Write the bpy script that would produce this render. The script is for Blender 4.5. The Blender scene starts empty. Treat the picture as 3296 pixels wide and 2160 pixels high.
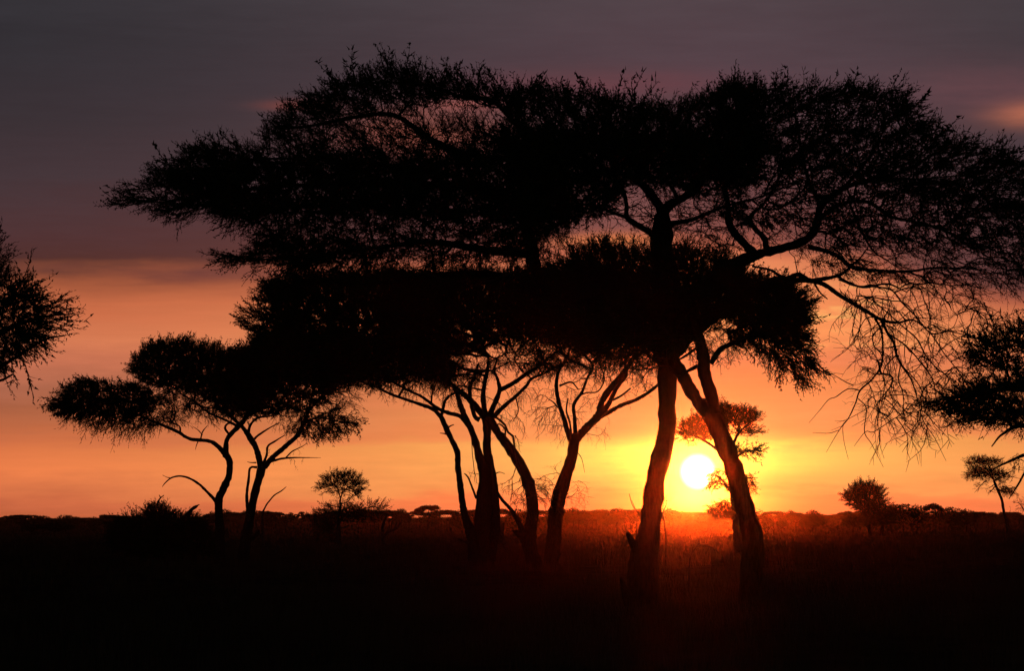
import bpy, math, random
import numpy as np
from mathutils import Vector, Matrix

RS = np.random.RandomState(7)
random.seed(7)
scene = bpy.context.scene
col = scene.collection

# ------------------------------------------------------------------ view geometry
FOC = 10405.0            # focal length in pixels of a 3296-wide frame
EYE = 2.7
HX, HY, TILT = 1648.0, 1658.0, 0.00485
FS = 3296 / 2380.0

def ground_z(y):
    t = np.clip((np.asarray(y, float) - 300) / 500, 0, 1)
    return -2.0 * t * t * (3 - 2 * t)

def world(x, y, D):
    x = np.asarray(x, float); y = np.asarray(y, float); D = np.asarray(D, float)
    xc = (x - HX) / FOC; yc = (HY - y) / FOC
    X = (xc + TILT * yc) * D
    Z = EYE + (yc - TILT * xc) * D
    return np.stack([X, np.broadcast_to(D, X.shape), Z], -1)

def base_dist(x, y):
    for D in np.arange(30, 3000, 0.5):
        if world(x, y, D)[2] <= ground_z(D):
            return float(D)
    return 1500.0

def zoom(ox, oy, s):
    return lambda x, y: (ox + x / s, oy + y / s)
Z1 = zoom(0, 900, 1.7333)
Z2 = zoom(1100, 1000, 1.7336)
Z3 = zoom(1900, 900, 1.41875)
Z4 = zoom(2500, 900, 1.7337)
Z5 = zoom(300, 50, 1.7333)
Z6 = zoom(1400, 150, 1.95)
Z7 = zoom(2200, 150, 1.95)
ZF = zoom(0, 0, 1 / FS)
Q1 = zoom(0, 1600, 2.975)
Q2 = zoom(800, 1600, 2.975)
Q3 = zoom(1600, 1600, 2.975)
Q4 = zoom(2400, 1600, 2.656)
Q6 = zoom(2900, 1350, 3.467)
def zscale(Z):
    a = Z(0, 0); b = Z(1, 0); return b[0] - a[0]

# ------------------------------------------------------------------ materials
def mat_noise(name, c1, c2, scale, rough=0.95, bump=0.0, stretch=(1, 1, 1), detail=6):
    m = bpy.data.materials.new(name); m.use_nodes = True
    nt = m.node_tree; b = nt.nodes['Principled BSDF']
    tc = nt.nodes.new('ShaderNodeTexCoord'); mp = nt.nodes.new('ShaderNodeMapping')
    mp.inputs['Scale'].default_value = stretch
    nz = nt.nodes.new('ShaderNodeTexNoise'); nz.inputs['Scale'].default_value = scale; nz.inputs['Detail'].default_value = detail
    rp = nt.nodes.new('ShaderNodeValToRGB')
    rp.color_ramp.elements[0].position = 0.35; rp.color_ramp.elements[1].position = 0.65
    rp.color_ramp.elements[0].color = (*c1, 1); rp.color_ramp.elements[1].color = (*c2, 1)
    nt.links.new(tc.outputs['Object'], mp.inputs['Vector']); nt.links.new(mp.outputs[0], nz.inputs['Vector'])
    nt.links.new(nz.outputs['Fac'], rp.inputs[0]); nt.links.new(rp.outputs[0], b.inputs['Base Color'])
    b.inputs['Roughness'].default_value = rough
    b.inputs['Specular IOR Level'].default_value = 0.0
    if bump:
        bp = nt.nodes.new('ShaderNodeBump'); bp.inputs['Strength'].default_value = bump
        bp.inputs['Distance'].default_value = 0.05
        nt.links.new(nz.outputs['Fac'], bp.inputs['Height']); nt.links.new(bp.outputs[0], b.inputs['Normal'])
    return m
M_bark = mat_noise('acacia_bark', (0.015, 0.011, 0.008), (0.03, 0.022, 0.016), 5, bump=0.45, stretch=(3, 3, 0.8))
M_twig = mat_noise('acacia_twig', (0.035, 0.026, 0.018), (0.07, 0.05, 0.035), 3)
M_leaf = mat_noise('acacia_leaf', (0.018, 0.023, 0.009), (0.034, 0.042, 0.017), 1.5)
M_dead = mat_noise('dead_wood', (0.02, 0.016, 0.013), (0.045, 0.036, 0.03), 6, bump=0.5)
M_ground = mat_noise('savanna_soil', (0.022, 0.017, 0.012), (0.042, 0.032, 0.022), 0.35, bump=0.5, detail=10)
M_grass = mat_noise('dry_grass', (0.03, 0.026, 0.014), (0.06, 0.05, 0.028), 0.25)

# ------------------------------------------------------------------ mesh buffers
class Buf:
    def __init__(s): s.v = []; s.f = []; s.n = 0
    def add(s, v, f):
        v = np.asarray(v, np.float32).reshape(-1, 3); f = np.asarray(f, np.int32).reshape(-1, 3)
        s.v.append(v); s.f.append(f + s.n); s.n += len(v)
    def build(s, name, mat, parent=None, origin=None, smooth=False):
        me = bpy.data.meshes.new(name)
        v = np.concatenate(s.v) if s.v else np.zeros((0, 3), np.float32)
        f = np.concatenate(s.f) if s.f else np.zeros((0, 3), np.int32)
        if origin is not None: v = v - np.asarray(origin, np.float32)
        me.vertices.add(len(v)); me.vertices.foreach_set('co', v.astype(np.float32).ravel())
        me.loops.add(len(f) * 3); me.loops.foreach_set('vertex_index', f.astype(np.int32).ravel())
        me.polygons.add(len(f)); me.polygons.foreach_set('loop_start', np.arange(0, len(f) * 3, 3, dtype=np.int32))
        me.polygons.foreach_set('loop_total', np.full(len(f), 3, np.int32))
        if smooth: me.polygons.foreach_set('use_smooth', np.ones(len(f), bool))
        me.update(calc_edges=True)
        me.materials.append(mat)
        o = bpy.data.objects.new(name, me); col.objects.link(o)
        if parent is not None: o.parent = parent
        elif origin is not None: o.location = origin
        return o

def tag(o, label=None, cat=None, group=None, kind=None):
    if label: o['label'] = label
    if cat: o['category'] = cat
    if group: o['group'] = group
    if kind: o['kind'] = kind
    return o

def empty(name, loc):
    o = bpy.data.objects.new(name, None); o.location = loc; o.empty_display_size = 0.5
    col.objects.link(o); return o

def norm(a):
    return a / np.maximum(np.linalg.norm(a, axis=-1, keepdims=True), 1e-9)

def frames(d):
    d = norm(d)
    ref = np.where(np.abs(d[:, 2:3]) > 0.9, np.array([[1., 0, 0]]), np.array([[0., 0, 1]]))
    u = norm(np.cross(ref, d)); w = np.cross(d, u)
    return d, u, w

def prisms(buf, A, B, ra, rb, sides=3):
    """straight tapered twigs, one per row"""
    if len(A) == 0: return
    n = len(A); d, u, w = frames(B - A)
    ang = np.arange(sides) * 2 * math.pi / sides
    c = np.cos(ang)[None, :, None]; s = np.sin(ang)[None, :, None]
    ring = c * u[:, None, :] + s * w[:, None, :]
    va = A[:, None, :] + ring * ra[:, None, None]; vb = B[:, None, :] + ring * rb[:, None, None]
    v = np.concatenate([va, vb], 1)
    f = []
    for k in range(sides):
        k2 = (k + 1) % sides
        f += [[k, k2, sides + k2], [k, sides + k2, sides + k]]
    f = np.array(f)[None] + (np.arange(n) * 2 * sides)[:, None, None]
    buf.add(v.reshape(-1, 3), f.reshape(-1, 3))

def sweep(buf, P, R, sides=9, rough=0.06, rs=RS):
    """one continuous tapering limb along P"""
    n = len(P)
    T = np.gradient(P, axis=0); T = norm(T)
    u = np.zeros_like(P)
    ref = np.array([0., 1., 0.]) if abs(T[0, 1]) < 0.9 else np.array([1., 0, 0])
    x = np.cross(ref, T[0]); u[0] = x / np.linalg.norm(x)
    for i in range(1, n):
        x = u[i - 1] - T[i] * np.dot(u[i - 1], T[i]); u[i] = x / max(np.linalg.norm(x), 1e-9)
    w = np.cross(T, u)
    ang = np.arange(sides) * 2 * math.pi / sides
    rr = R[:, None] * (1 + rough * rs.randn(n, sides) + 0.5 * rough * rs.randn(1, sides))
    v = P[:, None] + (np.cos(ang)[None, :, None] * u[:, None] + np.sin(ang)[None, :, None] * w[:, None]) * rr[..., None]
    v = v.reshape(-1, 3)
    f = []
    for i in range(n - 1):
        for k in range(sides):
            a = i * sides + k; b = i * sides + (k + 1) % sides
            f += [[a, b, b + sides], [a, b + sides, a + sides]]
    v = np.concatenate([v, P[:1], P[-1:] + T[-1:] * R[-1]])
    c0 = n * sides; c1 = c0 + 1
    for k in range(sides):
        k2 = (k + 1) % sides
        f += [[k2, k, c0], [(n - 1) * sides + k, (n - 1) * sides + k2, c1]]
    buf.add(v, f)

def catmull(P, step):
    P = np.asarray(P, float)
    if len(P) == 2: P = np.array([P[0], (P[0] + P[1]) / 2, P[1]])
    E = np.concatenate([[2 * P[0] - P[1]], P, [2 * P[-1] - P[-2]]])
    out = []
    for i in range(1, len(E) - 2):
        p0, p1, p2, p3 = E[i - 1], E[i], E[i + 1], E[i + 2]
        k = max(2, int(np.linalg.norm((p2 - p1)[:2]) / step))
        for t in np.arange(k) / k:
            out.append(0.5 * (2 * p1 + (p2 - p0) * t + (2 * p0 - 5 * p1 + 4 * p2 - p3) * t * t + (3 * p1 - p0 - 3 * p2 + p3) * t ** 3))
    out.append(P[-1])
    return np.array(out)

# ------------------------------------------------------------------ twig sprays (unit length along +X)
def make_spray(rs, kind):
    tw = Buf()
    bare = kind == 'bare'
    nseg = 5 if bare else 3
    t = np.linspace(0, 1, nseg + 1)
    ph = rs.rand() * 6.28; amp = rs.uniform(0.04, 0.12) * (1.6 if bare else 1)
    C = np.stack([t, amp * np.sin(t * 4 + ph) - amp * math.sin(ph), amp * np.cos(t * 3.3 + ph) - amp * math.cos(ph)], 1)
    at = lambda a: np.array([np.interp(a, t, C[:, j]) for j in range(3)])
    r0 = 0.014 if bare else 0.016
    R = r0 * (1 - 0.75 * t)
    prisms(tw, C[:-1], C[1:], R[:-1], R[1:], 3)
    ns = {'leafy': 7, 'dense': 7, 'bare': 5, 'fine': 6}[kind]
    A = []; B = []; P = []; Dd = []
    for k in range(ns):
        a = rs.uniform(0.08, 0.95); p = at(a)
        th = rs.rand() * 6.28; op = rs.uniform(0.45, 1.05)
        d = np.array([math.cos(op), math.sin(op) * math.cos(th), math.sin(op) * math.sin(th)])
        L = rs.uniform(0.15, 0.45) if bare else rs.uniform(0.12, 0.34)
        A.append(p); B.append(p + d * L)
        if not bare:
            for q in rs.uniform(0.25, 1.05, 2): P.append(p + d * L * q); Dd.append(d)
    A = np.array(A); B = np.array(B)
    if bare:
        prisms(tw, A, B, np.full(ns, r0 * 0.55), np.full(ns, r0 * 0.25), 3)
    else:
        s_ = norm(np.cross(B - A, rs.randn(ns, 3))) * r0 * .6
        v = np.stack([A + s_, A - s_, B], 1)
        tw.add(v.reshape(-1, 3), np.arange(ns * 3).reshape(-1, 3))
        for a in rs.uniform(0.05, 1.0, {'leafy': 14, 'dense': 12, 'fine': 8}[kind]):
            P.append(at(a)); Dd.append(np.array([1., 0, 0]))
        P = np.array(P); Dd = np.array(Dd); n = len(P)
        # leaf tufts and thorns: narrow wedges pointing roughly along their twig
        dd = norm(Dd + rs.randn(n, 3) * .55)
        ln, wd = {'leafy': (.13, .048), 'dense': (.17, .066), 'fine': (.10, .030)}[kind]
        ln = ln * rs.uniform(.6, 1.4, (n, 1)); wd = wd * rs.uniform(.6, 1.3, (n, 1))
        sd_ = norm(np.cross(dd, rs.randn(n, 3))) * wd / 2
        tri = np.stack([P + sd_ - dd * ln * .3, P - sd_ - dd * ln * .3, P + dd * ln * .7], 1)
        tw.add(tri.reshape(-1, 3), np.arange(n * 3).reshape(-1, 3))
    return np.concatenate(tw.v), np.concatenate(tw.f)
SPRAYS = {k: [make_spray(np.random.RandomState(100 + i), k) for i in range(8)] for k in ('leafy', 'dense', 'bare', 'fine')}

def put_sprays(buf, kind, P, Dr, L, rs):
    var = rs.randint(0, 8, len(P))
    d, u, w = frames(Dr)
    roll = rs.rand(len(P)) * 6.28
    c = np.cos(roll)[:, None]; s = np.sin(roll)[:, None]
    u2 = u * c + w * s; w2 = np.cross(d, u2)
    for k in range(8):
        m = var == k
        if not m.any(): continue
        tv, tf = SPRAYS[kind][k]
        v = (tv[None, :, 0:1] * d[m][:, None] + tv[None, :, 1:2] * u2[m][:, None] + tv[None, :, 2:3] * w2[m][:, None]) * L[m][:, None, None] + P[m][:, None]
        f = tf[None] + (np.arange(m.sum()) * len(tv))[:, None, None]
        buf.add(v.reshape(-1, 3), f.reshape(-1, 3))

def in_poly(x, y, poly):
    ins = np.zeros(len(x), bool); n = len(poly)
    for i in range(n):
        x1, y1 = poly[i]; x2, y2 = poly[(i + 1) % n]
        c = ((y1 > y) != (y2 > y)) & (x < (x2 - x1) * (y - y1) / ((y2 - y1) + 1e-9) + x1)
        ins ^= c
    return ins

def poly_sample(poly, dens, rs):
    poly = [tuple(p) for p in poly]
    xs = [p[0] for p in poly]; ys = [p[1] for p in poly]
    A = (max(xs) - min(xs)) * (max(ys) - min(ys)); n = max(4, int(A * dens))
    x = rs.uniform(min(xs), max(xs), n); y = rs.uniform(min(ys), max(ys), n)
    m = in_poly(x, y, poly)
    # ragged rim: a few of the points spill over the outline
    x = x[m] + rs.randn(m.sum()) * 9; y = y[m] + rs.randn(m.sum()) * 6
    return x, y

# ------------------------------------------------------------------ the tree builder
class Tree:
    def __init__(s, name, D, cx, cy, half_px, depth, seed):
        s.name = name; s.D = D; s.cx = cx; s.cy = cy; s.half = half_px; s.depth = depth
        s.rs = np.random.RandomState(seed)
        s.trunk = Buf(); s.extra = {}
        s.sx = np.zeros(0); s.sy = np.zeros(0); s.sd = np.zeros(0)
        s.nP = []; s.nR = []; s.nL = []
        s.att = []
        s.ctr = world(cx, cy, D); s.lo = None; s.dm = 1.0; s.dk = 1.25; s.sink = 0.0
    def limb(s, Z, pts, dz=None, dz0=None, attach=True, part=None, taper_end=False, wob=0.5):
        rs = s.rs; k = zscale(Z)
        src = []
        for x, y, w in pts:
            a, b = Z(x, y); src.append((a, b, w * k))
        src = np.array(src)
        step = max(6.0, 0.35 * src[:, 2].mean())
        C = catmull(src, step)
        n = len(C)
        if dz0 is None:
            if len(s.sx):
                j = np.argmin((s.sx - C[0, 0]) ** 2 + (s.sy - C[0, 1]) ** 2)
                dz0 = s.sd[j]
            else: dz0 = 0.0
        seg = np.concatenate([[0], np.cumsum(np.hypot(*np.diff(C[:, :2], axis=0).T))])
        length = seg[-1] * s.D / FOC
        if dz is None: dz = rs.uniform(-0.35, 0.35) * length
        t = seg / seg[-1]
        dd = dz0 + dz * (t ** 1.3)
        C[:, :2] += np.cumsum(rs.randn(n, 2) * 0.02 * C[:, 2:3], 0) * wob * np.minimum(1, t * 4)[:, None] * np.minimum(1, (1 - t) * 4)[:, None]
        P = world(C[:, 0], C[:, 1], s.D + dd)
        R = np.maximum(C[:, 2], 1.0) * 0.5 * (s.D + dd) / FOC
        R = R * (1 + 0.05 * rs.randn(n))
        s.sx = np.concatenate([s.sx, C[:, 0]]); s.sy = np.concatenate([s.sy, C[:, 1]]); s.sd = np.concatenate([s.sd, dd])
        if s.lo is None:
            # run the first limb into the soil with a root flare
            g = float(ground_z(s.D)); p0 = P[0].copy(); p0[2] = g - 0.25
            mid = (P[0] + p0) / 2
            if P[0][2] > g - 0.1:
                P = np.concatenate([[p0, mid], P]); R = np.concatenate([[R[0] * 1.35, R[0] * 1.15], R])
            s.lo = np.array([P[0][0], P[0][1], g])
        if part is not None and not attach: part = (part, len(s.extra))   # a loose limb is a piece of its own
        buf = s.trunk if part is None else s.extra.setdefault(part, Buf())
        sweep(buf, P, R, 10 if R.max() > 0.12 else 6, 0.05, rs)
        if attach:
            base = 0.0
            if s.nP:
                Q = np.array(s.nP); j = np.argmin(((Q - P[0]) ** 2).sum(1)); base = s.nL[j]
            st = np.concatenate([[0], np.cumsum(np.linalg.norm(np.diff(P, axis=0), axis=1))])
            for i in range(len(P)):
                s.nP.append(P[i]); s.nR.append(R[i]); s.nL.append(base + st[i])
                s.att.append(attach if attach is True else attach)
        return s
    def trunkline(s, Z, pts, **k):
        """a stem that carries limbs but no twigs of its own"""
        n0 = len(s.nP)
        s.limb(Z, pts, **k)
        for i in range(n0, len(s.att)): s.att[i] = False
        return s
    def fill(s, Z, poly, dens, kind='leafy', L=0.5, up=0.3, out=0.6, ns=2, dscale=1.0, dzc=0.0, part='crown'):
        if kind == 'leafy' and s.D > 120: kind = 'dense'
        dens = dens * min(10, 1.9 * (s.D / 87.0) ** s.dk) * s.dm
        P2 = [Z(*p) for p in poly]
        x, y = poly_sample(P2, dens / 1000.0 / FS ** 2, s.rs)
        n = len(x)
        t = np.clip(np.abs(x - s.cx) / s.half, 0, 0.97)
        h = s.depth * np.sqrt(1 - t * t) * dscale + 0.15
        if up >= .15: y = y + up * L * .45 * FOC / s.D + s.sink
        dd = s.rs.uniform(-1, 1, n) * h + dzc
        P = world(x, y, s.D + dd)
        s.fills = getattr(s, 'fills', [])
        s.fills.append(dict(P=P, kind=kind, L=L, up=up, out=out, ns=ns, part=part))
        return s
    def grow(s, alpha=0.35, rt=0.006, smooth=2, vw=1.35):
        rs = s.rs
        fills = s.fills
        Q = np.concatenate([f['P'] for f in fills]); fid = np.concatenate([np.full(len(f['P']), i) for i, f in enumerate(fills)])
        att = np.array([bool(a) for a in s.att])
        NP = np.array(s.nP)[att]; NR = np.array(s.nR)[att]; NL = np.array(s.nL)[att] * 0.3
        W = np.array([1, 1, vw])
        N = len(Q); M = len(NP)
        best = np.full(N, 1e9); bp = np.zeros(N, int)
        for i in range(0, M, 64):
            d = np.linalg.norm((Q[:, None] - NP[None, i:i + 64]) * W, axis=2) + alpha * NL[None, i:i + 64]
            j = d.argmin(1); m = d[np.arange(N), j]
            u = m < best; best[u] = m[u]; bp[u] = i + j[u]
        par = np.zeros(N, int); order = []
        path = np.zeros(N); done = np.zeros(N, bool)
        cost = best.copy()
        for _ in range(N):
            i = int(np.argmin(cost)); p = bp[i]
            par[i] = p; done[i] = True; order.append(i)
            pp = NP[p] if p < M else Q[p - M]; pl = NL[p] if p < M else path[p - M]
            path[i] = pl + np.linalg.norm(Q[i] - pp)
            cost[i] = 1e18
            d = np.sqrt((((Q - Q[i]) * W) ** 2).sum(1)) + alpha * path[i]
            u = (~done) & (d < cost)
            cost[u] = d[u]; bp[u] = M + i
        cnt = np.ones(N)
        kids = np.zeros(N)
        for i in reversed(order):
            if par[i] >= M: cnt[par[i] - M] += cnt[i]; kids[par[i] - M] += 1
        P = Q.copy()
        for _ in range(smooth):
            acc = np.zeros_like(P); m = par >= M
            np.add.at(acc, par[m] - M, P[m])
            pp = np.where(m[:, None], P[np.where(m, par - M, 0)], NP[np.where(m, 0, par)])
            has = kids > 0
            new = P.copy()
            new[has] = 0.45 * P[has] + 0.275 * pp[has] + 0.275 * acc[has] / kids[has][:, None]
            P = new
        m = par >= M
        pp = np.where(m[:, None], P[np.where(m, par - M, 0)], NP[np.where(m, 0, par)])
        r = rt * cnt ** 0.43
        limit = np.where(m, 1e9, NR[np.where(m, 0, par)] * 0.85)
        r = np.minimum(r, np.maximum(limit, rt))
        rp = np.where(m, r[np.where(m, par - M, 0)], r * 1.15)
        rp = np.minimum(rp, r * 1.6)
        E = P - pp; ln = np.linalg.norm(E, axis=1, keepdims=True)
        # a slight sag or kink half way keeps long twigs from being ruler-straight
        mid = (P + pp) / 2 + rs.randn(N, 3) * 0.05 * ln
        rm = (r + rp) / 2
        s.br = Buf()
        big = r > 0.025
        for msk, sd in ((big, 6), (~big, 3)):
            prisms(s.br, pp[msk], mid[msk], rp[msk], rm[msk], sd)
            prisms(s.br, mid[msk], P[msk] + E[msk] * 0.02, rm[msk], r[msk], sd)
        # sprays
        s.bufs = {}
        hx = s.half * s.D / FOC
        o = (P - s.ctr) / np.array([hx, max(s.depth, 0.5), hx * 0.5])
        o = norm(o)
        e = norm(E)
        for fi, f in enumerate(fills):
            idx = np.where(fid == fi)[0]
            if len(idx) == 0: continue
            reps = np.full(len(idx), f['ns']) + (kids[idx] == 0)
            ii = np.repeat(idx, reps.astype(int))
            # spread along the edge
            tt = rs.uniform(0.3, 1.0, len(ii))[:, None]
            pos = pp[ii] * (1 - tt) + P[ii] * tt
            d = 0.55 * e[ii] + f['out'] * o[ii] * 1.15 + rs.randn(len(ii), 3) * np.array([.38, .38, .26])
            d[:, 2] += f['up']
            L = f['L'] * rs.lognormal(0, 0.28, len(ii))
            put_sprays(s.bufs.setdefault(f['part'], Buf()), f['kind'], pos, d, np.minimum(L, f['L'] * 2), rs)
        return s
    def build(s, label, group=None, cat='tree', root_name=None, bark=None):
        if s.lo is None: s.lo = np.array([*world(s.cx, s.cy, s.D)[:2], float(ground_z(s.D))])
        root = empty(root_name or s.name, s.lo)
        tag(root, label, cat, group)
        s.trunk.build('trunk', bark or M_bark, root, s.lo, smooth=True)
        for n, b in s.extra.items(): b.build(n[0] if isinstance(n, tuple) else n, M_dead, root, s.lo, smooth=True)
        if hasattr(s, 'br') and s.br.n: s.br.build('branches', M_twig, root, s.lo)
        for n, b in getattr(s, 'bufs', {}).items():
            b.build(n, M_leaf if n in ('crown', 'foliage') else M_twig, root, s.lo)
        s.root = root
        return root

#==TREES==
# ================================================================== foreground acacia with the great umbrella
F = FS
D1 = base_dist(2065, 1978)
g = Tree('umbrella_acacia', D1, 1900, 640, 1560, 5.2, 11); g.dm = 1.85; g.sink = 32
g.trunkline(Z3, [(240, 1540, 150), (245, 1400, 125), (255, 1280, 112), (270, 1150, 100), (280, 1040, 92), (295, 930, 84), (320, 820, 88), (345, 730, 80), (350, 620, 80), (350, 500, 84), (345, 400, 88), (335, 300, 92), (330, 200, 92)], dz=0)
g.trunkline(Z3, [(228, 1540, 150), (205, 1400, 70), (205, 1280, 60), (225, 1190, 40), (240, 1130, 20)], dz=0)
g.trunkline(Z3, [(225, 1270, 50), (200, 1215, 38), (182, 1178, 30), (168, 1158, 16)], dz=-0.3)
g.trunkline(Z3, [(200, 1540, 60), (165, 1450, 42), (150, 1400, 28), (141, 1366, 16)], dz=-0.3)
g.trunkline(ZF, [(1550, 740, 66), (1549, 680, 62), (1545, 620, 58), (1538, 565, 52), (1540, 530, 46), (1538, 500, 36)], dz=0.2)
g.limb(Z6, [(1430, 1110, 60), (1420, 1030, 60), (1392, 970, 54), (1330, 890, 50), (1260, 830, 42), (1170, 795, 34), (1060, 780, 28), (900, 760, 24)], dz=-0.8)
g.limb(ZF, [(1330, 385, 14), (1230, 370, 14), (1120, 365, 13), (1008, 328, 13), (916, 269, 11), (820, 274, 9), (740, 290, 7), (650, 300, 4)], dz=-1.2)
g.limb(ZF, [(1250, 370, 12), (1200, 290, 11), (1140, 232, 10), (1080, 226, 9), (1000, 200, 7), (900, 190, 5), (800, 200, 4)], dz=1.5)
g.limb(Z6, [(1428, 1110, 60), (1445, 1030, 60), (1490, 985, 56), (1560, 950, 50), (1650, 890, 48), (1700, 800, 40), (1740, 700, 30), (1820, 600, 24), (1960, 500, 16)], dz=1.5)
g.limb(Z6, [(1525, 960, 26), (1490, 890, 22), (1430, 835, 20), (1340, 800, 16), (1250, 770, 12)], dz=1.4)
g.limb(Z6, [(1700, 830, 24), (1600, 700, 20), (1500, 560, 16), (1400, 450, 12), (1300, 350, 8)], dz=-2.4)
g.limb(Z6, [(1430, 1240, 56), (1370, 1180, 44), (1290, 1130, 38), (1210, 1075, 34), (1205, 1000, 26), (1190, 920, 22), (1150, 840, 16)], dz=-1.6)
g.limb(Z6, [(1210, 1075, 24), (1100, 1035, 20), (980, 990, 14), (880, 1000, 9), (820, 1030, 5)], dz=-1.5)
g.limb(Z6, [(1480, 1110, 36), (1600, 1090, 28), (1720, 1040, 22), (1850, 990, 18), (1990, 960, 14)], dz=-2.0)
g.limb(ZF, [(1532, 735, 44), (1420, 700, 38), (1300, 685, 34), (1245, 640, 32), (1228, 560, 30), (1195, 480, 24), (1100, 440, 20), (950, 430, 16), (800, 430, 12), (650, 435, 9), (500, 450, 7), (380, 470, 5)], dz=1.4)
g.limb(ZF, [(1228, 590, 22), (1130, 580, 18), (1000, 562, 13), (850, 580, 10), (700, 595, 7), (560, 608, 4)], dz=-2.5)
g.limb(ZF, [(1195, 480, 18), (1150, 440, 14), (1000, 400, 12), (850, 380, 9), (700, 370, 7), (560, 370, 4)], dz=-3)
g.limb(ZF, [(1280, 690, 20), (1150, 640, 16), (1000, 640, 12), (860, 660, 8), (700, 650, 5)], dz=2)
# right-hand boughs
g.limb(ZF, [(1550, 790, 58), (1600, 715, 56), (1660, 660, 54), (1712, 632, 52)], dz=-0.6)
g.limb(Z7, [(240, 1390, 92), (330, 1358, 86), (420, 1318, 72), (520, 1285, 60), (620, 1258, 56), (720, 1230, 56), (800, 1180, 52), (840, 1100, 52), (860, 1000, 48), (930, 940, 42), (1000, 890, 34), (1080, 860, 28), (1200, 840, 24), (1350, 830, 18), (1500, 830, 14), (1700, 810, 8)], dz=1.4)
g.limb(Z7, [(440, 1300, 62), (375, 1230, 52), (312, 1160, 48), (280, 1090, 44), (278, 1000, 36), (262, 900, 28), (300, 780, 20), (380, 600, 14)], dz=-1.2)
g.limb(Z7, [(520, 1270, 40), (508, 1205, 36), (455, 1150, 34), (415, 1095, 32), (440, 1040, 26), (490, 1000, 20), (560, 900, 16), (640, 740, 12)], dz=1.5)
g.limb(Z7, [(780, 1255, 34), (880, 1280, 28), (960, 1310, 26), (1050, 1380, 28), (1150, 1400, 22), (1300, 1410, 18), (1430, 1410, 16), (1560, 1390, 13), (1700, 1390, 10), (1850, 1400, 7)], dz=-2.0)
g.limb(Z7, [(1000, 890, 28), (1100, 780, 20), (1200, 640, 16), (1260, 480, 12), (1200, 320, 8)], dz=-1)
g.limb(Z7, [(860, 1000, 28), (780, 820, 20), (740, 640, 16), (700, 420, 10)], dz=1.5)
g.limb(Z7, [(840, 1090, 30), (960, 1000, 26), (1080, 970, 24), (1180, 985, 24), (1300, 1065, 22), (1450, 1100, 20), (1600, 1140, 16), (1750, 1200, 12), (1900, 1260, 10), (2000, 1300, 7)], dz=-2.5)
g.limb(Z7, [(1045, 985, 16), (1090, 1100, 17), (1140, 1200, 15), (1200, 1290, 12), (1290, 1350, 8), (1400, 1430, 5)], dz=-0.8)
g.limb(Z7, [(1200, 840, 18), (1420, 760, 14), (1640, 640, 12), (1800, 600, 8)], dz=1.5)
g.limb(Z7, [(1500, 830, 12), (1680, 860, 10), (1850, 900, 9), (2100, 900, 6)], dz=1)
g.limb(Z7, [(640, 1460, 34), (720, 1432, 32), (790, 1468, 32), (870, 1460, 28), (960, 1440, 22), (1010, 1415, 20), (1060, 1370, 16), (1110, 1325, 12), (1150, 1270, 8)], dz=-0.4, dz0=-1.2)
g.limb(Z7, [(430, 1378, 14), (540, 1400, 14), (590, 1430, 18), (650, 1460, 26)], dz=-0.4)
g.limb(Z7, [(960, 1440, 16), (1060, 1490, 14), (1140, 1512, 14), (1280, 1490, 12), (1400, 1540, 7)], dz=-1.0)
DP = 'dead_branch'
g.limb(ZF, [(1552, 830, 40), (1600, 780, 40), (1655, 735, 38), (1705, 705, 34), (1755, 676, 28), (1800, 658, 25), (1840, 655, 22)], dz=-0.2, dz0=-0.4, attach=False)
g.limb(Z4, [(60, 10, 34), (110, 2, 30), (200, 8, 28), (270, 30, 26), (340, 80, 24), (420, 130, 22), (490, 170, 21), (560, 215, 20)], dz=-0.8, part=DP, attach=False)
g.limb(Z4, [(205, 12, 14), (228, 50, 10), (245, 75, 9), (283, 108, 6)], dz=-0.2, part=DP, attach=False)
n_live = len(g.nP)
live_att = list(g.att)
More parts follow.
